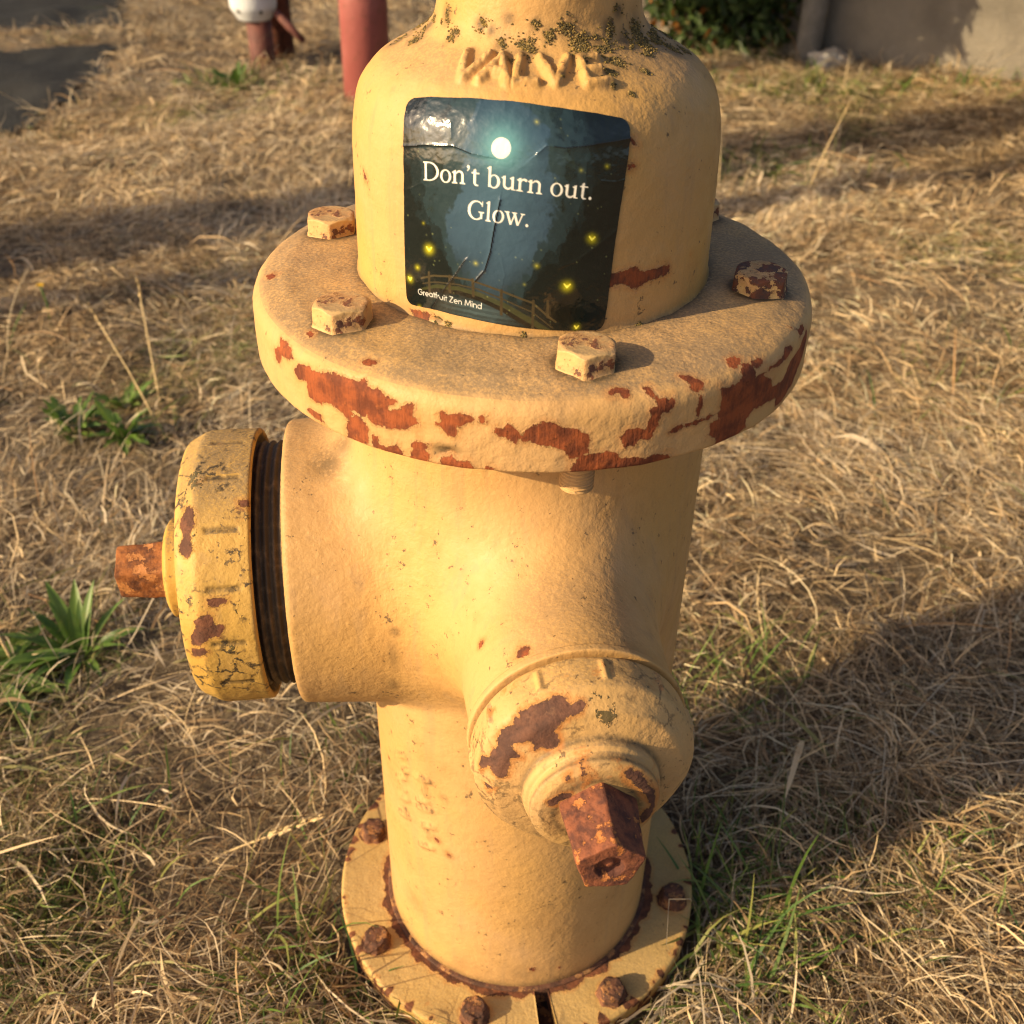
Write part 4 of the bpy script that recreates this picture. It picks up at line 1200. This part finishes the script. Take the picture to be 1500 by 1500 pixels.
rod('pipe', [(0, 0, -.1), (0, 0, 1.25)], .045, MAT_GREYP, b)
for z in (.30, 1.0):
    rod('pipe_clip', [(0, 0, z), (0, 0, z + .03)], .050, MAT_DARKM, b)
def boulder(name, loc, size, mat, seed):
    bm = bmesh.new()
    bmesh.ops.create_icosphere(bm, subdivisions=4, radius=1)
    from mathutils import noise
    for v_ in bm.verts:
        k = 1 + .35 * noise.noise(v_.co * 1.3 + Vector((seed, 0, 0))) + .12 * noise.noise(v_.co * 4 + Vector((0, seed, 0)))
        v_.co = Vector((v_.co.x * size[0], v_.co.y * size[1], v_.co.z * size[2])) * k
    o = bm_obj(name, bm, mat)
    o.location = loc
    return o
tag(boulder('stone', (1.235, 3.335, .015), (.075, .055, .04), MAT_STONE, 3.0), 'small pale stone lying at the foot of the grey downpipe', 'stone')

# ---------------------------------------------------------------- leaves: shrub, with unseen boughs added to shade the wall
def leaf_cloud(n, seed, centre, rad, size, holes=.45, asp_=.5):
    """leaf-sized folded quads spread through a clumpy volume"""
    rg = np.random.default_rng(seed)
    P = rg.normal(size=(n * 3, 3)); P /= np.linalg.norm(P, axis=1)[:, None]
    P *= (rg.random((len(P), 1)) ** .40)
    k = fbm(P[:, 0] * 2.3 + 50 + P[:, 2] * 1.1, P[:, 1] * 2.3 + 50 - P[:, 2] * 1.7, seed, 3)
    P = P[k > holes][:n]
    n = len(P)
    C = P * rad + centre
    d = rg.normal(size=(n, 3)); d[:, 2] -= .3; d /= np.linalg.norm(d, axis=1)[:, None]
    t = np.cross(d, rg.normal(size=(n, 3))); t /= np.linalg.norm(t, axis=1)[:, None]
    nn = np.cross(d, t)
    L = size * (.6 + .8 * rg.random(n))[:, None]
    Wd = L * asp_
    V = np.stack([C, C + d * L * .45 + t * Wd * .5 + nn * L * .10, C + d * L, C + d * L * .45 - t * Wd * .5 + nn * L * .10], 1).reshape(-1, 3)
    i = np.arange(n) * 4
    F = np.vstack([np.stack([i, i + 1, i + 2], -1), np.stack([i, i + 2, i + 3], -1)])
    tone = rg.random(n)
    return V, F, np.repeat(tone, 4)
def leaf_mat(name, cols, trans=.35):
    M = Mat(name)
    t = M.attr('tone')
    c = M.mix(M.rng(t, 0, .6), cols[0], cols[1])
    c = M.mix(M.rng(t, .90, .97), c, cols[2])
    tr = M.new('ShaderNodeBsdfTranslucent'); M.put(tr.inputs[0], c)
    mx = M.new('ShaderNodeMixShader'); mx.inputs[0].default_value = trans
    M.set(Base_Color=c, Roughness=.55)
    M.put(mx.inputs[1], M.b.outputs[0]); M.put(mx.inputs[2], tr.outputs[0])
    M.put(M.out.inputs[0], mx.outputs[0])
    return M.m
MAT_BUSH = leaf_mat('shrub_leaf', ((.022, .045, .014), (.055, .095, .022), (.26, .10, .02)))
MAT_BARK = simple('bark', (.10, .075, .055), .95, .4, 30, .006)
sh = empty('shrub', (.93, 3.62, 0)); tag(sh, 'dark green leafy shrub overhanging the left end of the concrete wall', 'shrub')
for n_l, sd, c0, rr, sz, ho in ((5200, 11, (0, 0, .30), (.36, .24, .36), .048, .38), (5200, 13, (-.10, -.10, 1.0), (.62, .48, .50), .058, .30), (6500, 15, (-.70, -.60, .83), (.42, .36, .37), .060, .20), (6000, 19, (.60, -.72, 1.38), (.75, .50, .34), .065, .25)):  # lowest cloud is the shrub; higher ones added out of view for shade
    V, F, tn = leaf_cloud(n_l, sd, np.array(c0), np.array(rr), sz, ho)
    mesh_np('foliage', V, F, MAT_BUSH, sh, False, {'tone': tn})
rg = np.random.default_rng(8)
tw = []
for _ in range(20):
    p = np.array([rg.normal() * .08, rg.normal() * .06, -.02]); q = np.array([rg.normal() * .24, rg.normal() * .15, .35 + .3 * rg.random()])
    V, qd, tr_ = tube([p, (p + q) / 2 + rg.normal(size=3) * .03, q], [.008, .006, .003], 6, False)
    tw.append((V, qd))
mesh_np('stems', *soup(tw), MAT_BARK, sh)
def oframe(perp, along):
    s = to_sun.to_2d().normalized()
    d = np.array([-s.x, -s.y])
    return d * along + np.array([-d[1], d[0]]) * perp
pp = oframe(1.80, -3.0)
pole = empty('utility_pole', (pp[0], pp[1], 0)); tag(pole, 'wooden utility pole beyond the left edge that throws the long band of shade', 'pole')
rod('pole', [(0, 0, -.3), (0, 0, 2), (0, 0, 6.5)], [.155, .15, .12], MAT_BARK, pole)
rod('crossarm', [(-.6, .4, 6.1), (.6, -.4, 6.1)], .05, MAT_BARK, pole, 8)
pp = oframe(1.47, -2.6)
pole = empty('sign_post', (pp[0], pp[1], 0)); tag(pole, 'thin grey sign post beyond the left edge in front of the utility pole', 'post')
rod('post', [(0, 0, -.3), (0, 0, 1), (0, 0, 2.6)], .055, MAT_GREYP, pole, 10)

# ---------------------------------------------------------------- dry grass
CP_ = np.array(CAM_P); FW, RT, UP = np.array(fw), np.array(rt2), np.array(up2)
def in_view(x, y, margin):
    d = np.stack([x - CP_[0], y - CP_[1], np.full(len(x), -CP_[2])], -1)
    z = d @ FW
    a = np.abs(d @ RT) / np.maximum(z, .05); b_ = (d @ UP) / np.maximum(z, .05)
    k = 750 / FPX
    return (z > .1) & (a < k + margin / np.maximum(z, .3)) & (b_ > -k - margin / np.maximum(z, .3)) & (b_ < k + .03)
PAL = np.array([(.70, .53, .31), (.80, .65, .43), (.48, .335, .18), (.29, .19, .10), (.56, .465, .33), (.16, .112, .066), (.30, .28, .11), (.15, .20, .045), (.09, .14, .03)])
def make_blades(rg, x, y, z0, head, lift, length, width, bend, curl, segs):
    """ribbons: bent blades. Angles in radians; bend is the fall of the tip, curl its sideways turn"""
    n = len(x)
    pts = np.zeros((n, segs + 1, 3)); pts[:, 0] = np.stack([x, y, z0], -1)
    ds = length / segs
    dirs = []
    for k in range(segs + 1):
        f = k / segs
        h = head + curl * f
        e = lift - bend * f
        d = np.stack([np.cos(h) * np.cos(e), np.sin(h) * np.cos(e), np.sin(e)], -1)
        dirs.append(d)
        if k < segs:
            pts[:, k + 1] = pts[:, k] + d * ds[:, None]
    gzz = gz(pts[..., 0].ravel(), pts[..., 1].ravel()).reshape(n, segs + 1)
    pts[..., 2] = np.maximum(pts[..., 2] + gzz[:, :1], gzz + .002 + .010 * rg.random((n, 1)))
    side = np.stack([-np.sin(head), np.cos(head), np.zeros(n)], -1)
    tw = rg.normal(0, .7, n)
    upv = np.array([0, 0, 1.])
    side = side * np.cos(tw)[:, None] + upv * np.sin(tw)[:, None]
    prof = np.interp(np.linspace(0, 1, segs + 1), [0, .15, .7, 1], [.75, 1, .8, .12])
    hw = (width[:, None] * prof[None] * .5)[..., None] * side[:, None]
    V = np.stack([pts - hw, pts + hw], 2).reshape(-1, 3)
    b = (np.arange(n) * (segs + 1) * 2)[:, None] + (np.arange(segs) * 2)[None]
    F = np.stack([b, b + 1, b + 3, b + 2], -1).reshape(-1, 4)
    return V, F
def grass_zone(seed, y0, y1, dens, wmul, lmul, segs, margin):
    rg = np.random.default_rng(seed)
    x0, x1 = -3.0, 3.6
    n = int((x1 - x0) * (y1 - y0) * dens)
    x, y = rg.uniform(x0, x1, n), rg.uniform(y0, y1, n)
    m = in_view(x, y, margin)
    x, y = x[m], y[m]
    keep = (np.hypot(x, y) > .158) & (road_edge(x, y) < -.05 + .09 * rg.random(len(x)))
    dw = (x - w0[0]) * wn_[0] + (y - w0[1]) * wn_[1]
    keep &= dw > .0
    # thinner patches show the thatch
    cov = fbm(x * 4 + 60, y * 4 + 60, 91, 3)
    keep &= rg.random(len(x)) < np.clip(.60 + 2.4 * (cov - .42), .22, 1)
    x, y = x[keep], y[keep]
    n = len(x)
    # tufts: pull most roots towards tuft centres and let blades fan out from them
    cs = .075 * lmul
    gx_, gy_ = np.floor(x / cs), np.floor(y / cs)
    tx = (gx_ + .15 + .7 * hash2(gx_, gy_, 7)) * cs; ty = (gy_ + .15 + .7 * hash2(gx_, gy_, 8)) * cs
    tuft = hash2(gx_, gy_, 9) < .40
    pull = np.where(tuft, rg.uniform(.0, .55, n), 0)
    ox, oy = x - tx, y - ty
    x, y = x - ox * pull, y - oy * pull
    flow = 2 * np.pi * 1.6 * fbm(x * 1.6 + 20, y * 1.6 + 20, 93, 3)
    head = np.where(tuft & (rg.random(n) < .45), np.arctan2(oy, ox) + rg.normal(0, .7, n), flow + rg.normal(0, .70, n))
    head = np.where(rg.random(n) < .2, rg.uniform(0, 2 * np.pi, n), head)
    stand = rg.random(n)
    lift = np.where(stand < .16, rg.uniform(.7, 1.35, n), np.where(stand < .5, rg.uniform(.25, .8, n), rg.uniform(-.05, .3, n)))
    bend = np.where(stand < .5, rg.uniform(.3, 1.7, n), rg.uniform(-.15, .5, n))
    curl = rg.normal(0, .95, n)
    L = lmul * rg.lognormal(math.log(.052), .45, n)
    W = wmul * rg.lognormal(math.log(.00108), .50, n)
    z0 = rg.random(n) ** 1.4 * (.014 + .030 * np.clip(fbm(x * 7 + 33, y * 7 + 33, 99, 3) * 2.4 - .7, 0, 1))
    L = np.where(stand < .16, L * .85, L)
    bits = rg.random(n) < .52
    L = np.where(bits, L * rg.uniform(.22, .55, n), L)
    # colour: bleached on top, brown below, green where a patch is still alive
    green = fbm(x * 1.9 + 10, y * 1.9 + 10, 95, 4) + .12 * np.exp(-((x - .33) / .25) ** 2 - ((y + .02) / .14) ** 2) + .10 * np.exp(-((x + .42) / .1) ** 2 - ((y + .02) / .1) ** 2) + .06 * sstep(2.3, 3.2, y) * sstep(.2, 1.2, x) + .10 * np.exp(-((np.hypot(x, y) - .17) / .05) ** 2)
    grey = fbm(x * 2.7 + 70, y * 2.7 + 70, 97, 3)
    u = rg.random(n)
    pal = np.select([u < .26, u < .42, u < .64, u < .80, u < .90], [0, 1, 2, 3, 4], 5)
    pal = np.where((z0 < .007) & (rg.random(n) < .5), 5, pal)
    pal = np.where((grey > .56) & (rg.random(n) < .4), 4, pal)
    gsel = rg.random(n) < np.clip((green - .64) * 3.0, .006, .5)
    pal = np.where(gsel, rg.choice([6, 7, 8], n, p=[.5, .35, .15]), pal)
    col = np.minimum(PAL[pal] * (rg.uniform(.72, 1.2, n) * (.92 + .30 * np.clip(fbm(x * 1.3 + 15, y * 1.3 + 15, 103, 3) * 2 - .6 + .35 * np.clip(x, -.6, .6), -.3, 1)))[:, None], .85)
    # no blade lies across the hydrant's base
    ex, ey = x + np.cos(head + curl * .4) * L * .8, y + np.sin(head + curl * .4) * L * .8
    fx, fy = x + np.cos(head + curl * .5) * L, y + np.sin(head + curl * .5) * L
    near = np.minimum.reduce([np.hypot(x + (q_x - x) * f, y + (q_y - y) * f) for q_x, q_y in ((ex, ey), (fx, fy)) for f in (.35, .7, 1.0)])
    ok = near > .162
    x, y, z0, head, lift, L, W, bend, curl, col = (q[ok] for q in (x, y, z0, head, lift, L, W, bend, curl, col))
    # short broken bits need fewer joints than the long blades
    out, k0 = [], 0
    bits = bits[ok]
    for sel, sg in ((bits, 2), (~bits, segs)):
        V, F = make_blades(rg, *(q[sel] for q in (x, y, z0, head, lift, L, W, bend, curl)), sg)
        out.append((V, F + k0, np.repeat(col[sel], (sg + 1) * 2, 0)))
        k0 += len(V)
    return tuple(np.vstack([o[i] for o in out]) for i in range(3))
M = Mat('straw')
c = M.attr('tone', 'Color')
tr = M.new('ShaderNodeBsdfTranslucent'); M.put(tr.inputs[0], c)
mx = M.new('ShaderNodeMixShader'); mx.inputs[0].default_value = .30
M.set(Base_Color=c, Roughness=.55)
M.b.inputs['Specular IOR Level'].default_value = .35
M.put(mx.inputs[1], M.b.outputs[0]); M.put(mx.inputs[2], tr.outputs[0]); M.put(M.out.inputs[0], mx.outputs[0])
MAT_STRAW = M.m
GZ = []
for sd, y0, y1, dn, wm, lm, sg, mg in ((1, -.50, .35, 100000, 1.0, 1.0, 4, .18), (2, .35, 1.0, 84000, 1.05, .88, 3, .20), (3, 1.0, 1.8, 62000, 1.15, .80, 3, .22), (4, 1.8, 2.9, 37000, 1.5, .85, 3, .25), (5, 2.9, 5.9, 17500, 1.9, 1.1, 2, .3)):
    GZ.append(grass_zone(sd, y0, y1, dn, wm, lm, sg, mg))
off, Vg, Fg, Cg = 0, [], [], []
for V, F, C in GZ:
    Vg.append(V); Fg.append(F + off); Cg.append(C); off += len(V)
print('grass quads', sum(map(len, Fg)))
tag(mesh_np('dry_grass', np.vstack(Vg), np.vstack(Fg), MAT_STRAW, smooth=True, attrs={'tone': np.vstack(Cg)}), 'matted dry straw coloured grass covering the ground', kind='stuff')

# long pale stalks lying on top, a few with bent joints
rg = np.random.default_rng(44)
n = 2600
x, y = rg.uniform(-2.4, 2.8, n), rg.uniform(-.4, 4.2, n)
k = in_view(x, y, .2) & (np.hypot(x, y) > .40) & (road_edge(x, y) < 0) & (rg.random(n) < np.clip(1.3 - .22 * y, .3, 1))
x, y = x[k], y[k]; n = len(x)
st = rg.random(n)
V, F = make_blades(rg, x, y, .008 + .022 * rg.random(n), rg.uniform(0, 2 * np.pi, n), np.where(st < .95, rg.uniform(-.05, .35, n), rg.uniform(.8, 1.3, n)), rg.uniform(.08, .18, n), rg.uniform(.0012, .0026, n) * (1 + .10 * y), rg.uniform(-.1, .8, n), rg.normal(0, .8, n), 6)
C = np.array([(.62, .48, .28), (.68, .56, .36), (.52, .38, .19), (.50, .30, .14)])[rg.integers(0, 4, n)] * rg.uniform(.8, 1.15, n)[:, None]
tag(mesh_np('straw_stalks', V, F, MAT_STRAW, attrs={'tone': np.repeat(C, 14, 0)}), 'loose pale straw stalks strewn over the dry grass', kind='stuff')

# live green blades in the patches the photograph shows
def green_patch(seed, cx, cy, sx, sy, n, L, wd, lift=(.5, 1.4)):
    rg = np.random.default_rng(seed)
    x, y = rg.normal(cx, sx, n), rg.normal(cy, sy, n)
    k = np.hypot(x, y) > .165
    x, y = x[k], y[k]; n = len(x)
    V, F = make_blades(rg, x, y, np.zeros(n), rg.uniform(0, 2 * np.pi, n), rg.uniform(*lift, n), L * rg.uniform(.5, 1.3, n), wd * rg.uniform(.7, 1.3, n), rg.uniform(.2, 1.3, n), rg.normal(0, .5, n), 5)
    C = np.array([(.10, .17, .03), (.16, .22, .05), (.25, .26, .07), (.06, .12, .03)])[rg.integers(0, 4, n)] * rg.uniform(.8, 1.2, n)[:, None]
    return V, F, np.repeat(C, 12, 0)
off, Vg, Fg, Cg = 0, [], [], []
for a in ((1, .32, .01, .10, .06, 240, .06, .0022), (2, .20, -.06, .035, .05, 160, .09, .0030), (3, -.42, -.01, .05, .05, 220, .06, .0022), (4, -.20, -.10, .03, .04, 90, .08, .0025), (5, -1.05, .95, .10, .08, 200, .09, .004), (6, .25, .25, .05, .06, 130, .08, .002),
          (7, .55, 2.15, .25, .10, 220, .09, .006), (8, 1.2, 2.95, .5, .10, 380, .07, .006), (9, -.76, 2.95, .12, .05, 110, .08, .006), (10, .8, .95, .1, .1, 60, .07, .003), (11, -.18, .2, .03, .1, 60, .07, .002)):
    V, F, C = green_patch(*a)
    Vg.append(V); Fg.append(F + off); Cg.append(C); off += len(V)
tag(mesh_np('green_grass', np.vstack(Vg), np.vstack(Fg), MAT_STRAW, attrs={'tone': np.vstack(Cg)}), 'thin green grass blades still alive among the straw', kind='stuff')

# ---------------------------------------------------------------- weeds
M = Mat('weed_leaf')
v = M.coord('Generated')
n1 = M.noise(M.coord(), 60, 4, .6)
info = M.new('ShaderNodeObjectInfo')
c = M.mix(info.outputs['Random'], (.075, .15, .025), (.14, .23, .04))
c = M.mix(M.math('MULTIPLY', M.rng(n1, .5, .75), .45), c, (.20, .22, .05))
tr = M.new('ShaderNodeBsdfTranslucent'); M.put(tr.inputs[0], c)
mx = M.new('ShaderNodeMixShader'); mx.inputs[0].default_value = .3
M.set(Base_Color=c, Roughness=.42)
M.put(mx.inputs[1], M.b.outputs[0]); M.put(mx.inputs[2], tr.outputs[0]); M.put(M.out.inputs[0], mx.outputs[0])
MAT_WEED = M.m
def leaf_mesh(L, W, lift, bend, twist=0.0, lob=0.0, seed=0):
    nu, nv = 15, 7
    t = np.linspace(0, 1, nu); s = np.linspace(-1, 1, nv)
    e = lift - bend * t
    px = np.concatenate([[0], np.cumsum(np.cos(e[:-1]) * L / (nu - 1))]); pz = np.concatenate([[0], np.cumsum(np.sin(e[:-1]) * L / (nu - 1))])
    w = W * .5 * np.clip(np.sin(np.pi * np.clip(t, 0, 1) ** .75) ** .8, .10, 1) * np.where(t > .96, .3, 1)
    if lob:
        w = w * (1 + lob * np.sin(t * 22 + seed))
    T, S = np.meshgrid(np.arange(nu), s, indexing='ij')
    V = np.zeros((nu, nv, 3))
    V[..., 0] = px[:, None] - np.abs(S) * w[:, None] * 0
    V[..., 1] = S * w[:, None]
    V[..., 2] = pz[:, None] + np.abs(S) ** 1.3 * w[:, None] * .42 + .05 * w[:, None] * np.sin(t * 17 + seed)[:, None] * S
    ang = twist * t
    y_, z_ = V[..., 1].copy(), V[..., 2] - pz[:, None]
    V[..., 1] = y_ * np.cos(ang)[:, None] - z_ * np.sin(ang)[:, None]
    V[..., 2] = pz[:, None] + y_ * np.sin(ang)[:, None] + z_ * np.cos(ang)[:, None]
    return V.reshape(-1, 3), grid_faces(nu, nv, False)
def rosette(name, label, cat, loc, leaves, group=None, scale=1.0):
    root = empty(name, loc)
    tag(root, label, cat, group)
    leaves = [(a_, L_ * scale, W_ * scale, *r_) for a_, L_, W_, *r_ in leaves]
    for i, (az, L, W, lift, bend, lob) in enumerate(leaves):
        V, F = leaf_mesh(L, W, lift, bend, .4 * math.sin(i * 2.7), lob, i)
        o = mesh_np('leaf', V, F, MAT_WEED, root)
        o.rotation_euler = (0, 0, R(az))
        o.location = (.006 * math.cos(R(az)), .006 * math.sin(R(az)), .004)
    return root
rosette('broadleaf_weed', 'green plant with long lance shaped leaves beside the pumper cap', 'weed', (-.505, .335, gz1(-.505, .335)),
        [(100, .14, .026, 1.15, .5, 0), (128, .15, .028, 1.15, .6, 0), (75, .14, .022, 1.2, .5, 0), (150, .13, .024, .9, .7, 0), (45, .13, .022, 1.0, .7, 0), (178, .15, .026, .75, .8, 0), (205, .14, .026, .6, .7, 0),
         (240, .11, .022, .7, .8, 0), (275, .10, .022, .6, .9, 0), (310, .09, .020, .7, 1.0, 0), (15, .12, .022, .8, .9, 0), (350, .10, .018, .9, .9, 0), (110, .10, .020, 1.45, .3, 0), (190, .17, .030, .45, .5, 0), (62, .09, .014, 1.3, .4, 0), (140, .12, .016, 1.3, .5, 0), (330, .08, .014, 1.1, .6, 0), (85, .11, .015, 1.4, .4, 0), (225, .10, .016, 1.0, .8, 0)], scale=.66)
rosette('broadleaf_weed', 'flat green leaves of a weed cut by the left edge below the lance leaved plant', 'weed', (-.60, .29, gz1(-.60, .29)),
        [(20, .10, .030, .35, .4, 0), (350, .09, .028, .25, .5, 0), (320, .10, .026, .3, .4, 0), (60, .09, .028, .45, .5, 0), (150, .10, .03, .3, .4, 0), (220, .1, .03, .3, .4, 0)])
rg = np.random.default_rng(12)
for cx, cy, k in ((-.66, .83, 13), (-.575, .80, 11), (-.60, .90, 9)):
    rosette('toothed_weed', {13: 'low toothed weed, leftmost of three in a clump above the pumper cap', 11: 'low toothed weed, rightmost of three in a clump above the pumper cap', 9: 'low toothed weed at the back of a clump above the pumper cap'}[k], 'weed', (cx, cy, gz1(cx, cy)),
            [(rg.uniform(0, 360), rg.uniform(0.03, .075), rg.uniform(.011, .020), rg.uniform(.3, 1.3), rg.uniform(.3, 1.0), .28) for _ in range(k * 2)], 'toothed weeds in one clump')
rosette('dark_weed', 'dark green weed in the grass before the white capped pipe', 'weed', (-.79, 2.94, gz1(-.79, 2.94)),
        [(rg.uniform(0, 360), rg.uniform(.06, .13), rg.uniform(.022, .034), rg.uniform(.4, 1.2), rg.uniform(.3, 1.0), .2) for _ in range(22)])
# yellow flower on a thin stem
fl = empty('yellow_flower', (-.80, 1.17, gz1(-.80, 1.17))); tag(fl, 'tiny yellow flower on a thin stem left of the toothed weeds', 'flower')
rod('stem', [(0, 0, 0), (.004, 0, .05), (.002, -.004, .085)], .0016, MAT_WEED, fl, 6)
MAT_YEL = simple('yellow_petal', (.72, .45, .02), .6, .1, 30)
for i in range(9):
    V, F = leaf_mesh(.008, .005, .35, .5, 0, 0, i)
    o = mesh_np('petal', V, F, MAT_YEL, fl); o.location = (.002, -.004, .085); o.rotation_euler = (0, 0, i * .7)
# dry seed stems
MAT_STEM = simple('dry_stem', (.56, .42, .21), .7, .2, 60)
def stalk(label, base, tip, rad, head, grp):
    x, y = base
    r_ = empty('dry_stem', (x, y, gz1(x, y))); tag(r_, label, 'grass stem', grp)
    t = np.array(tip, float)
    m = t * .5 + np.array([0, 0, t[2] * .06])
    rod('stem', [(0, 0, -.01), m * .5, m, (m + t) / 2 * 1.0, t], [rad, rad, rad * .9, rad * .8, rad * .7], MAT_STEM, r_, 7)
    if head:
        d = t / np.linalg.norm(t)
        rg2 = np.random.default_rng(int(abs(x) * 1000))
        V = []; F = []
        for i in range(26):
            f = i / 26
            p = t + d * head * (f - .35)
            a = rg2.uniform(0, 6.28)
            sd = np.array([math.cos(a), math.sin(a), .9]); sd /= np.linalg.norm(sd)
            q = np.cross(sd, d); q /= np.linalg.norm(q) + 1e-9
            l = head * .16 * (1.2 - f * .6)
            k0 = len(V) * 1
            V += [p, p + sd * l * .5 + q * l * .2, p + sd * l * .7 + d * l, p + sd * l * .5 - q * l * .2]
            F.append((k0, k0 + 1, k0 + 2, k0 + 3))
        mesh_np('seed_head', np.array(V), np.array(F), MAT_STEM, r_, False)
stalk('tall pale dry stem with a seed tip leaning right behind the flange', (.80, 1.98), (.09, .09, .17), .0017, .03, 'tall dry stems')
stalk('upright pale stem with a fluffy tip behind the bonnet', (.58, 2.0), (.0, .05, .15), .0024, .04, 'tall dry stems')
stalk('tall straw stem leaning left, nearer of two over the toothed weeds', (-.51, .80), (-.095, .08, .17), .0015, .035, 'tall dry stems')
stalk('tall straw stem leaning left, farther of two over the toothed weeds', (-.535, .88), (-.03, .10, .16), .0015, .035, 'tall dry stems')
stalk('dark seed stem at the left edge above the lance leaved plant', (-.56, .30), (-.10, .10, .17), .002, .03, 'tall dry stems')
stalk('pale beaded seed spike lying on the grass left of the base flange', (-.300, .035), (.085, .015, .028), .0013, .055, 'tall dry stems')
stalk('bent straw stem crossing the grass before the red post', (-.56, 2.45), (.10, .18, .06), .003, .03, 'tall dry stems')
